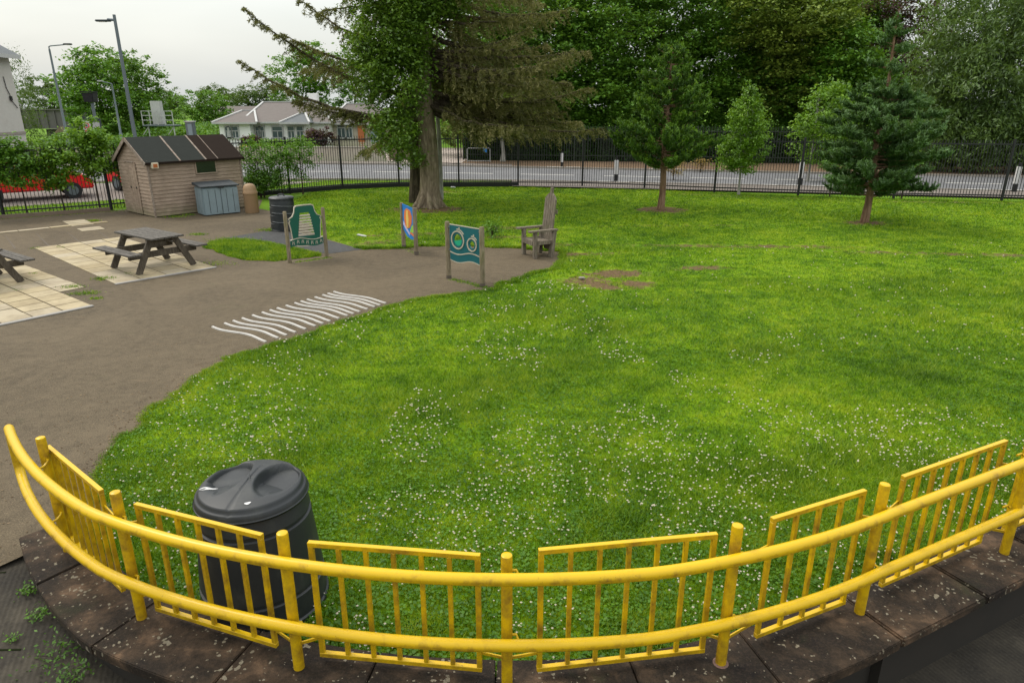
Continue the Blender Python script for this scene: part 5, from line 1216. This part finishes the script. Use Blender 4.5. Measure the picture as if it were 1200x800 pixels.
# roughcast building
t = thing('roughcast_building', 'tall pale roughcast gable end at the left edge with dark roof verge', 'building', (-27.3, 29, 0))
mb = MB(); W_ = 13; mb.add([(0, 0, -.2), (-W_, 0, -.2), (-W_, 0, 6.1), (-W_/2, 0, 9.6), (0, 0, 6.1), (0, 11, -.2), (-W_, 11, -.2), (-W_, 11, 6.1), (-W_/2, 11, 9.6), (0, 11, 6.1)], [(0, 4, 3, 2, 1), (5, 6, 7, 8, 9), (0, 5, 9, 4), (1, 2, 7, 6), (3, 4, 9, 8), (2, 3, 8, 7)]); mb.build('wall', M['beige'], t)
mb = MB(); mb.beam((.45, 5.5, 5.95), (-W_/2, 5.5, 9.75), 11.6, .12, (0, 0, 1)); mb.beam((-W_-.45, 5.5, 5.95), (-W_/2, 5.5, 9.75), 11.6, .12, (0, 0, 1)); mb.build('roof', M['slate2'], t)
mb = MB(); mb.beam((.42, -.33, 5.86), (-W_/2, -.33, 9.6), .03, .2, (0, 0, 1)); mb.build('verge_board', M['ridge'], t)
mb = MB(); mb.box((.47, 5.5, 5.92), (.05, 11.5, .2)); mb.build('gutter', M['ridge'], t)
mb = MB(); mb.box((.02, 5.5, 2.0), (.05, 11, .14)); mb.build('band_course', M['kerb'], t)
mb = MB(); mb.tube([(.04, 10.2, 4.9), (.04, 10.25, 4.3), (.04, 10.4, 4.0), (.04, 10.42, 3.7), (.04, 10.8, 3.3)], .02, 6); mb.box((.06, 10.4, 3.8), (.08, .14, .22)); mb.build('cable', M['black'], t)
mb = MB(); mb.box((.02, 7.0, 3.9), (.06, 1.1, 1.3)); wn = mb.build('window', M['pane'], t); mb = MB(); mb.box((.04, 7.0, 3.2), (.1, 1.3, .1)); mb.build('sill', M['kerb'], wn)
# girder bridge
t = thing('railway_bridge', 'grey steel plate girder bridge beside the roughcast building', 'bridge', (-47, 75, 0))
def rel(p, o_): return (p[0]-o_[0], p[1]-o_[1], p[2]-o_[2])
bo = (-47, 75, 0); a = at(20, 129, 75); b = at(108, 131, 75); zt_ = a.z; zb_ = at(60, 150, 75).z
mb = MB(); mb.box(((a.x+b.x)/2-bo[0], 0, (zt_+zb_)/2), (b.x-a.x, .2, zt_-zb_)); mb.build('web_plate', M['girder'], t)
mb = MB(); mb.box(((a.x+b.x)/2-bo[0], 0, zt_+.03), (b.x-a.x+.2, .6, .1)); mb.box(((a.x+b.x)/2-bo[0], 0, zb_-.03), (b.x-a.x+.2, .6, .1)); mb.build('flange', M['girder'], t)
mb = MB()
for i in range(9): mb.box((a.x+(b.x-a.x)*(i+.5)/9-bo[0], -.16, (zt_+zb_)/2), (.10, .14, zt_-zb_-.12)); 
mb.build('stiffener', M['girder'], t)
mb = MB(); mb.box((b.x-2.6-bo[0], .7, (zb_-.1)/2-.3), (5.4, 1.1, zb_-.08+.5)); mb.build('abutment', paint('dark_abutment', (.05, .045, .04), .9), t)
mb = MB(); mb.prism([(-1, -.4), (5, -.4), (5, .4), (-1, .4)], -.3, .1); 
mb = MB(); p0, p1, p2 = at(55, 166, 72), at(82, 166, 72), at(70, 148, 72); mb.add([rel(p0, bo), rel(p1, bo), rel(p2, bo)]+[(q[0], q[1]+.5, q[2]) for q in (rel(p0, bo), rel(p1, bo), rel(p2, bo))], [(0, 1, 2), (5, 4, 3), (0, 3, 4, 1), (1, 4, 5, 2), (2, 5, 3, 0)]); mb.build('wing_wall', M['fencewood'], t)
# white service platform
p = at(190, 147, 57); t = thing('service_platform', 'pale metal platform with railings and a cabinet on the bank', 'platform', (p.x, 57, p.z))
mb = MB(); mb.box((0, 0, 0), (2.5, 1.2, .10)); mb.build('deck', M['galv'], t)
mb = MB()
for x in (-1.2, -.6, 0, .6, 1.2): mb.box((x, -.58, .55), (.05, .05, 1.05))
for z in (.4, .75, 1.08): mb.box((0, -.60, z), (2.45, .04, .05))
mb.build('railing', M['ridge'], t)
mb = MB(); mb.box((-.2, 0, .95), (.75, .5, 1.75)); mb.build('cabinet', M['ridge'], t, bevel=.02)
mb = MB()
for x in (-.9, 1.1): mb.beam((x, -.4, -.05), (x, -.4, -1.6), .07, .07, (1, 0, 0)); mb.beam((x, -.4, -.1), (x-.5, -.4, -.7), .05, .05, (0, 1, 0))
mb.build('support', M['ridge'], t)
# equipment column behind the shed ridge
p = at(222.5, 143, 34); t = thing('equipment_cabinet', 'blue grey metal cabinet column showing above the shed ridge', 'cabinet', (p.x, 34, 0))
mb = MB(); mb.box((0, 0, p.z/2), (.36, .3, p.z)); mb.build('body', M['galv'], t, bevel=.015); mb = MB(); mb.box((.03, -.155, p.z-.5), (.2, .02, .8)); mb.build('door', M['boxgrey'], t, bevel=.004); mb = MB(); mb.box((0, 0, p.z+.02), (.42, .36, .05)); mb.build('cap', M['ridge'], t)

# lamp posts
def lamp_post(label, px, py, Y, arm_px, arm_py, r0, style):
    T = at(px, py, Y); A = at(arm_px, arm_py, Y); t = thing('street_lamp', label, 'street lamp', (T.x, Y, 0), 0, 'street lamps beyond the fence'); h = T.z
    mb = MB(); mb.tube([(0, 0, 0), (0, 0, 1.4), (0, 0, 1.45), (0, 0, h-.2 if style else h+.1)], [r0*1.5, r0*1.5, r0, r0*.7], 12); mb.build('pole', M['galv'], t, smooth=True)
    dx = A.x-T.x; dz = A.z-h; mb = MB()
    if style: mb.tube([(0, 0, h-.25), (.0, 0, h-.05), (dx*.08, 0, h), (dx*.6, 0, h+dz*.6), (dx*.8, 0, h+dz)], r0*.45, 8)
    else: mb.tube([(0, 0, h-.15), (dx*.4, 0, h-.12)], r0*.6, 8)
    mb.build('arm', M['galv'], t, smooth=True)
    mb = MB(); s_ = 1 if dx > 0 else -1; x0_ = dx*(.72 if style else .3); vs = []
    mb.box(((x0_+dx)/2, 0, h+dz-(0 if style else .1)), (abs(dx-x0_)+.1, .26, .09)); ln = mb.build('lantern', M['boxlid'] if style != 2 else M['ridge'], t, bevel=.03)
    mb = MB(); mb.box(((x0_+dx)/2+s_*.05, 0, h+dz-(.05 if style else .15)), (abs(dx-x0_)*.6, .18, .02)); mb.build('lens', M['lamp'], ln)
    return t
lamp_post('tallest grey street lamp rising behind the shed with a short lantern to the left', 134, 20, 38, 113, 22, .105, 0)
lamp_post('street lamp with long horizontal arm to the right beside the roughcast building', 57, 54, 48, 83, 52, .085, 1)
lamp_post('smaller pale street lamp with bent arm in front of the big green tree', 131, 98, 55, 115, 95, .085, 2)
# camera post with black hood, sign
p = at(98.5, 108, 42); t = thing('signal_post', 'short grey post carrying a black hooded box left of the tall lamp', 'signal post', (p.x+.35, 42, 0)); z = p.z
mb = MB(); mb.tube([(0, 0, 0), (0, 0, z-.6)], .09, 10); mb.build('pole', M['galv'], t)
mb = MB(); mb.box((-.05, 0, z-.30), (.55, .5, .5), taper=1.15); mb.box((-.05, -.05, z+.0), (.72, .65, .06)); mb.build('hood', M['black'], t, bevel=.02)
mb = MB(); mb.box((.12, 0, z-1.9), (.28, .2, .9)); mb.build('control_box', M['boxlid'], t, bevel=.01)
p = at(102.5, 151, 40); t = thing('road_sign', 'white upright sign with two red rings below the black hooded post', 'sign', (p.x, 40, 0)); z = p.z
mb = MB(); mb.tube([(0, .04, 0), (0, .04, z+.3)], .04, 8); mb.build('pole', M['galv'], t)
mb = MB(); mb.box((0, 0, z), (.44, .03, .92)); pl = mb.build('plate', M['signwhite'], t, bevel=.01)
for dz in (.17, -.2): cutout([circ((0, z+dz), .15), circ((0, z+dz), .105)], .04, 'red_ring', M['signred'], pl, origin=(0, -.01, 0))
mb = MB(); mb.box((0, -.02, z+.17), (.10, .02, .10)); mb.box((0, -.02, z-.2), (.12, .02, .05)); mb.build('dark_mark', M['boxlid'], pl)
mb = MB(); mb.box((-.02, .0, z+.56), (.44, .06, .16)); mb.build('header', M['boxlid'], t)
p = at(113, 149, 41); t = thing('road_sign', 'small square white sign seen from behind right of the ringed sign', 'sign', (p.x, 41, 0))
mb = MB(); mb.tube([(0, .05, 0), (0, .05, p.z+.3)], .035, 8); mb.build('pole', M['galv'], t); mb = MB(); mb.box((0, 0, p.z), (.42, .03, .55)); mb.build('plate', M['ridge'], t, bevel=.008)

# bungalow
def wpt(px, Y): return at(px, 150, Y).x
t = thing('bungalow', 'long white bungalow with hipped slate roofs across the road', 'house', (-20, 54, 0)); bo = (-20, 54)
def hip(name, x0, x1, y0, y1, ze, zr, rx0, rx1, mat, ov=.35, trim=True):
    ry = (y0+y1)/2; a = [(x0-ov, y0-ov, ze), (x1+ov, y0-ov, ze), (x1+ov, y1+ov, ze), (x0-ov, y1+ov, ze), (rx0, ry, zr), (rx1, ry, zr)]
    a = [(p[0]-bo[0], p[1]-bo[1], p[2]) for p in a]; mb = MB(); mb.add(a, [(0, 1, 5, 4), (1, 2, 5), (2, 3, 4, 5), (3, 0, 4), (3, 2, 1, 0)]); o = mb.build(name, mat, t)
    if trim:
        mb = MB()
        for i, j in ((0, 4), (1, 5), (4, 5)): mb.beam(Vector(a[i])+Vector((0, 0, .04)), Vector(a[j])+Vector((0, 0, .04)), .15, .08)
        for i, j in ((0, 1),): mb.beam(Vector(a[i])+Vector((0, 0, -.04)), Vector(a[j])+Vector((0, 0, -.04)), .08, .12)
        mb.build('ridge_trim', M['ridge'], o)
    return o
def win(x, y, z, w_, h_, par, fr=None, mat=None):
    mb = MB(); mb.box((x-bo[0], y-bo[1]-.03, z), (w_, .06, h_)); o = mb.build('window', mat or M['pane'], par); mb = MB()
    for c_, d_ in (((0, 0, h_/2), (w_+.12, .12, .07)), ((0, 0, -h_/2), (w_+.2, .16, .08)), ((-w_/2, 0, 0), (.07, .1, h_-.08)), ((w_/2, 0, 0), (.07, .1, h_-.08)), ((0, 0, h_*.1), (w_-.08, .09, .05)), ((0, 0.002, -.2*h_), (.05, .08, h_*.5))):
        mb.box((x-bo[0]+c_[0], y-bo[1]-.05+c_[1], z+c_[2]), d_)
    mb.build('frame', M['ridge'], o); return o
EZ = at(300, 143.5, 54).z; BZ = -.3
xa, xb = wpt(262, 54), wpt(290, 54); xc = wpt(386, 54)
def wallbox(x0, x1, y0, y1, z1, mat, name='wall'):
    mb = MB(); mb.box(((x0+x1)/2-bo[0], (y0+y1)/2-bo[1], (z1+BZ)/2), (x1-x0, y1-y0, z1-BZ)); return mb.build(name, mat, t)
wallbox(xa, xb+.5, 53.2, 60, EZ, M['render']); hip('roof', xa, xb+.8, 53.2, 60, EZ, at(290, 130, 56.5).z, wpt(286, 56.5), wpt(300, 56.5), M['slate'])
wallbox(xb+.5, xc, 54, 64, EZ, M['render']); hip('roof', xb, xc, 54, 64, EZ+.02, at(340, 120, 59).z, wpt(312, 59), wpt(372, 59), M['slate'])
# front bays
bx0, bx1 = wpt(336, 53), wpt(360, 53); wallbox(bx0, bx1, 53.0, 54.1, EZ-.02, M['render']); hip('roof', bx0, bx1, 52.8, 56.0, EZ, at(350, 133, 54).z, (bx0+bx1)/2, (bx0+bx1)/2+.3, M['slate2'])
for px, Yd, w_, h_ in ((266, 53.2, .3, .8), (269.5, 53.2, .3, .8), (275.5, 53.2, .5, .85), (302, 54, .35, .85), (307, 54, .35, .85), (325, 54, .8, .85), (341, 53, .5, .85), (351.5, 53, .5, .85)):
    win(wpt(px, Yd), Yd, at(px, 155, Yd).z, w_, h_, t)
mb = MB(); mb.box((wpt(291, 54)-bo[0], 54-bo[1]-.02, .55), (.5, .06, 1.7)); mb.build('door', M['glass'], t)
mb = MB(); q = at(368, 118, 59); mb.box((q.x-bo[0], 59-bo[1], q.z+.1), (.7, .6, .9)); mb.build('chimney', M['render'], t, bevel=.02)
# second house, cream with orange-brown doors
t = thing('cream_house', 'cream house with orange brown doors half hidden by the conifer', 'house', (-15, 56, 0)); bo = (-15, 56)
x0_, x1_ = wpt(389, 55), wpt(455, 55); EZ2 = at(400, 145, 55).z
wallbox(x0_, x1_, 55, 63, EZ2, M['wallcream']); hip('roof', x0_, x1_, 55, 63, EZ2+.02, at(430, 122, 59).z, wpt(408, 59), wpt(440, 59), M['slate'])
for px, w_ in ((400, .6), (409, .5), (445, .8)): win(wpt(px, 55), 55, at(px, 152, 55).z, w_, 1.25, t)
for px, w_, z_ in ((383.5, .7, .9), (423, .5, 1.0)):
    mb = MB(); mb.box((wpt(px, 54.9)-bo[0], 54.9-bo[1]-.02, z_), (w_, .08, 2.0)); dd = mb.build('door', M['brownwood'], t, bevel=.01); mb = MB(); mb.box((wpt(px, 54.9)-bo[0]+.15, 54.9-bo[1]-.08, z_), (.05, .05, .12)); mb.build('handle', M['galv'], dd)
mb = MB(); mb.box((wpt(438, 54.9)-bo[0], 54.9-bo[1]-.03, .9), (.55, .08, 1.7)); mb.build('blue_gate', M['boxgrey'], t)
# low roofs further left
t = thing('distant_house', 'low brown roof showing between the far trees left of the bungalow', 'house', (at(272, 133, 85).x, 85, 0))
mb = MB(); mb.box((0, 2, 1.2), (7, 4, 2.6)); mb.build('wall', M['wallcream'], t); mb = MB(); mb.add([(-3.8, -.3, 2.4), (3.8, -.3, 2.4), (3.8, 4.3, 2.4), (-3.8, 4.3, 2.4), (-2.5, 2, 3.4), (2.5, 2, 3.4)], [(0, 1, 5, 4), (1, 2, 5), (2, 3, 4, 5), (3, 0, 4), (3, 2, 1, 0)]); mb.build('roof', M['slate'], t)
# cream garden wall along the far pavement
t = thing('garden_wall', 'low cream rendered garden wall curving down at its right end', 'wall', (-14, 45.4, 0))
lw = [(-30, 44.6), (-22, 45.4), (-18, 45.7), (-14, 45.8), (-11, 45.8), (-8.9, 45.7)]
mb = MB()
for a, b in zip(lw[:-1], lw[1:]): mb.beam((a[0]+14, a[1]-45.4, .40), (b[0]+14, b[1]-45.4, .40), .25, .95)
mb.add([(-8.9+14, 45.57-45.4, -.05), (-8.0+14, 45.57-45.4, -.05), (-8.4+14, 45.57-45.4, .5), (-8.9+14, 45.57-45.4, .875), (-8.9+14, 45.82-45.4, -.05), (-8.0+14, 45.82-45.4, -.05), (-8.4+14, 45.82-45.4, .5), (-8.9+14, 45.82-45.4, .875)], [(0, 1, 2, 3), (7, 6, 5, 4), (0, 4, 5, 1), (1, 5, 6, 2), (2, 6, 7, 3), (3, 7, 4, 0)])
mb.build('wall_face', M['wallcream'], t)
mb = MB()
for a, b in zip(lw[:-1], lw[1:]): mb.beam((a[0]+14, a[1]-45.4, .90), (b[0]+14, b[1]-45.4, .90), .33, .05)
mb.build('wall_cap', M['kerb'], t)
t = thing('board_fence', 'short brown board fence right of the cream garden wall', 'fence', (-8, 46.2, 0))
for k in range(3): mb = MB(); mb.box((k*1.2, 0, .5), (.1, .1, 1.1)); mb.build('post', M['fencewood'], t)
for k in range(2):
    mb = MB()
    for j in range(7): mb.box((k*1.2+.13+j*.155, -.05, .5), (.135, .03, .85))
    mb.build('board_panel', M['fencewood'], t)
t = thing('picket_fence', 'pale picket fence in front of the cream house', 'fence', (wpt(372, 52), 52, 0))
for k in range(5):
    mb = MB(); 
    for j in range(9): mb.box((k*1.1+j*.12, 0, .45), (.06, .03, .95))
    mb.box((k*1.1+.5, .03, .3), (1.08, .03, .07)); mb.box((k*1.1+.5, .03, .72), (1.08, .03, .07)); mb.build('picket_panel', M['wallcream'], t)
# white frame barrier with blue sign
p0, p1 = G(547, 192), G(574, 192); t = thing('pavement_barrier', 'white tubular barrier frame with a blue sign at the driveway', 'barrier', (p0.x, 44.6, 0))
w_ = (p1.x-p0.x); mb = MB(); mb.tube([(0, 0, 0), (0, 0, .85), (.05, 0, .9), (w_-.05, 0, .9), (w_, 0, .85), (w_, 0, 0)], .028, 8); mb.tube([(0, 0, .12), (w_, 0, .12)], .03, 8); mb.build('frame', plain('grey_tube', (.30, .30, .28), .7), t)
mb = MB(); mb.box((w_*.8, -.05, .78), (.22, .03, .3)); mb.build('sign_plate', M['blue'], t)
# garden shrubs in front of the houses
for i, (px, py, Yd, h_, r_, mt, lab, nm) in enumerate(((372, 160, 51.5, 1.9, 1.2, 'purple', 'round maroon shrub in front of the cream house door', 'shrub'), (293, 165, 50.5, 1.3, .7, 'purple', 'small pointed maroon shrub at the left bungalow window', 'shrub'), (296, 172, 48.5, .8, .9, 'flower', 'yellow flowering bush near the left end of the garden wall', 'shrub'), (318, 170, 48.6, 1.15, 1.6, 'yellowgreen', 'yellow green hedge shrub below the bungalow windows', 'shrub'), (345, 170, 48.6, 1.15, 1.6, 'yellowgreen', 'yellow green hedge shrub below the bungalow bay', 'shrub'), (472, 175, 48.5, 1.6, 1.4, 'beech', 'dark shrub behind the brown board fence', 'shrub'), (505, 150, 52, 2.4, 2.6, 'yellowgreen', 'yellowish hedge behind the big trunk beside the driveway', 'shrub'), (540, 160, 49, 2.2, 2.0, 'beech2', 'hedge end left of the white barrier frame', 'shrub'))):
    x = at(px, py, Yd).x; shrub(lab, x, Yd, h_, r_, L[mt], 400+i, .15, 90, nm, 40, 'garden shrubs across the road')

# ---- parked red cars behind the fence
def car(label, loc_, rz, col):
    t = thing('parked_car', label, 'car', loc_, rz, 'red cars parked behind the fence')
    prof = [(-2.0, .35), (-2.05, .62), (-1.95, .86), (-1.55, .95), (-1.25, 1.0), (1.15, .98), (1.75, .86), (2.0, .66), (2.02, .35)]
    cab = [(-1.85, .93), (-1.62, 1.32), (-1.2, 1.46), (.1, 1.46), (.55, 1.30), (1.1, .96)]
    def loft(pr, hw, hw2, z_in):
        mb = MB(); n = len(pr); vs = []
        for s in (-1, 1):
            for x, z in pr: w_ = hw+(hw2-hw)*max(0, (z-z_in)/.5); vs.append((x, s*w_, z))
        fs = [tuple(range(n)), tuple(range(2*n-1, n-1, -1))]+[(i, n+i, n+(i+1) % n, (i+1) % n) for i in range(n)]; return mb.add(vs, fs)
    bd = loft(prof, .86, .84, .6).build('body', col, t, bevel=.05, smooth=True)
    loft(cab, .80, .64, .95).build('cabin', col, t, bevel=.04, smooth=True)
    for s in (-1, 1):
        mb = MB(); mb.add([(x, s*(.823-.10*(z-.95)/.5*3.1*.5), z) for x, z in ((-1.5, 1.02), (-1.35, 1.30), (-1.05, 1.38), (-.45, 1.38), (-.45, 1.02))], [(0, 1, 2, 3, 4)]); mb.add([(x, s*(.823-.155*(z-.95)/.5), z) for x, z in ((-.38, 1.02), (-.38, 1.38), (.08, 1.38), (.48, 1.26), (.92, 1.02))], [(0, 1, 2, 3, 4)]); mb.build('side_window', M['glass'], t)
        mb = MB(); mb.box((1.93, s*.6, .74), (.18, .34, .14)); mb.build('headlight', M['lamp'], t, bevel=.03)
        mb = MB(); mb.box((-1.98, s*.62, .80), (.12, .26, .2)); mb.build('tail_light', M['redlamp'], t, bevel=.03)
        for x in (-1.25, 1.28):
            mb = MB(); mb.tube([(x, s*.68, .31), (x, s*.87, .31)], .31, 20); wh = mb.build('wheel', M['rubber'], t); mb = MB(); mb.tube([(x, s*.86, .31), (x, s*.882, .31)], .19, 12); mb.build('rim', M['galv'], wh)
    mb = MB(); mb.add([(1.13, -.68, 1.0), (1.13, .68, 1.0), (.60, .60, 1.31), (.60, -.60, 1.31)], [(0, 1, 2, 3)]); mb.add([(-1.80, -.66, 1.04), (-1.80, .66, 1.04), (-1.64, .60, 1.30), (-1.64, -.60, 1.30)], [(3, 2, 1, 0)]); mb.build('windscreen', M['glass'], t)
    mb = MB(); mb.box((2.03, 0, .5), (.04, .5, .12)); mb.build('number_plate', M['signwhite'], t)
    return t
ca = car('red hatchback parked side on behind the left fence and shrubs', (-18.6, 26.9, 0), R(38), M['red'])
cb = copy_tree(ca); cb.location = (-15.2, 29.6, 0); cb.rotation_euler = (0, 0, R(150)); cb['label'] = 'red hatchback parked further right, nearer the shed'
struct(sheet('car_park', [tuple(q) for q in CARPARK.tolist()], .001, M['pavement']))

# small loose things on the grass
for (px, py, w_, rz_, lab) in ((424, 277, .34, -.5, 'pale broken slat lying on the grass left of the blue board'), (531, 220, .22, .3, 'white scrap of litter at the foot of the black fence'), (682, 327, .14, .2, 'pale stone lying on the bare soil patch')):
    g = G(px, py); mb = MB(); mb.box((0, 0, .03), (w_, .07 if w_ > .3 else w_*.7, .035), (0, .08, 0), .85); o = mb.build('litter_scrap' if w_ < .3 else 'broken_slat', M['signwhite'] if w_ > .15 else M['kerb'], bevel=.012); o.location = (g.x, g.y, 0); o.rotation_euler.z = rz_; tag(o, lab, 'litter' if w_ < .3 and w_ > .15 else ('slat' if w_ > .3 else 'stone'))

# ------------------------------------------------------------------ sky, sun, camera
w = bpy.data.worlds.new('World'); bpy.context.scene.world = w; w.use_nodes = True; nt = w.node_tree; nt.nodes.clear()
SUN_EL, SUN_AZ = 52, -60     # azimuth from +y towards +x
out = nt.nodes.new('ShaderNodeOutputWorld'); sky = nt.nodes.new('ShaderNodeTexSky'); sky.sky_type = 'NISHITA'; sky.sun_disc = False
sky.sun_elevation = R(SUN_EL); sky.sun_rotation = R(SUN_AZ); sky.air_density = 1.5; sky.dust_density = 5
bg = nt.nodes.new('ShaderNodeBackground'); nt.links.new(sky.outputs[0], bg.inputs[0]); bg.inputs[1].default_value = .05
# overcast: cloud layer brighter towards the zenith
tc = nt.nodes.new('ShaderNodeTexCoord'); sp = nt.nodes.new('ShaderNodeSeparateXYZ'); nt.links.new(tc.outputs['Generated'], sp.inputs[0])
cl_ = ramp(nt, sp.outputs[2], [(0, (.365, .383, .378)), (.16, (.365, .384, .382)), (.5, (.80, .81, .80)), (1, (1.0, 1.0, .99))])
mp = nt.nodes.new('ShaderNodeMapping'); mp.inputs['Scale'].default_value = (1, 1, 3.2); nt.links.new(tc.outputs['Generated'], mp.inputs[0])
cn = noise(nt, mp.outputs[0], 1.7, 4, .5, .4); cl2 = mix(nt, 1.0, cl_, cl_); mm = nt.nodes.new('ShaderNodeMix'); mm.data_type = 'RGBA'; mm.blend_type = 'MULTIPLY'; mm.inputs[0].default_value = 1
nt.links.new(cl_, mm.inputs[6]); nt.links.new(ramp(nt, cn, [(.3, (.82, .835, .85)), (.7, (1.07, 1.065, 1.06))]), mm.inputs[7])
bg2 = nt.nodes.new('ShaderNodeBackground'); nt.links.new(mm.outputs[2], bg2.inputs[0]); bg2.inputs[1].default_value = 1.9
ad = nt.nodes.new('ShaderNodeAddShader'); nt.links.new(bg.outputs[0], ad.inputs[0]); nt.links.new(bg2.outputs[0], ad.inputs[1]); nt.links.new(ad.outputs[0], out.inputs[0])
sl_ = bpy.data.lights.new('sun', 'SUN'); sl_.energy = 1.5; sl_.angle = R(14); sl_.color = (1, .95, .86); so = bpy.data.objects.new('sun', sl_); C.objects.link(so)
dv = Vector((math.sin(R(SUN_AZ))*math.cos(R(SUN_EL)), math.cos(R(SUN_AZ))*math.cos(R(SUN_EL)), math.sin(R(SUN_EL)))); so.rotation_euler = dv.to_track_quat('Z', 'Y').to_euler()
cam = bpy.data.cameras.new('camera'); cam.lens = 24.0; cam.sensor_width = 36; cam.clip_end = 3000; cam.clip_start = .05; co = bpy.data.objects.new('camera', cam); C.objects.link(co)
co.location = (0, 0, CAM_H); co.rotation_euler = (R(90)-PITCH, 0, 0); sc_ = bpy.context.scene; sc_.camera = co
sc_.render.engine = 'CYCLES'; sc_.view_settings.view_transform = 'Standard'; sc_.view_settings.look = 'None'; sc_.view_settings.exposure = 0.0; sc_.view_settings.gamma = 1
sc_.cycles.max_bounces = 6; sc_.cycles.diffuse_bounces = 3; sc_.cycles.transmission_bounces = 3; sc_.cycles.transparent_max_bounces = 4
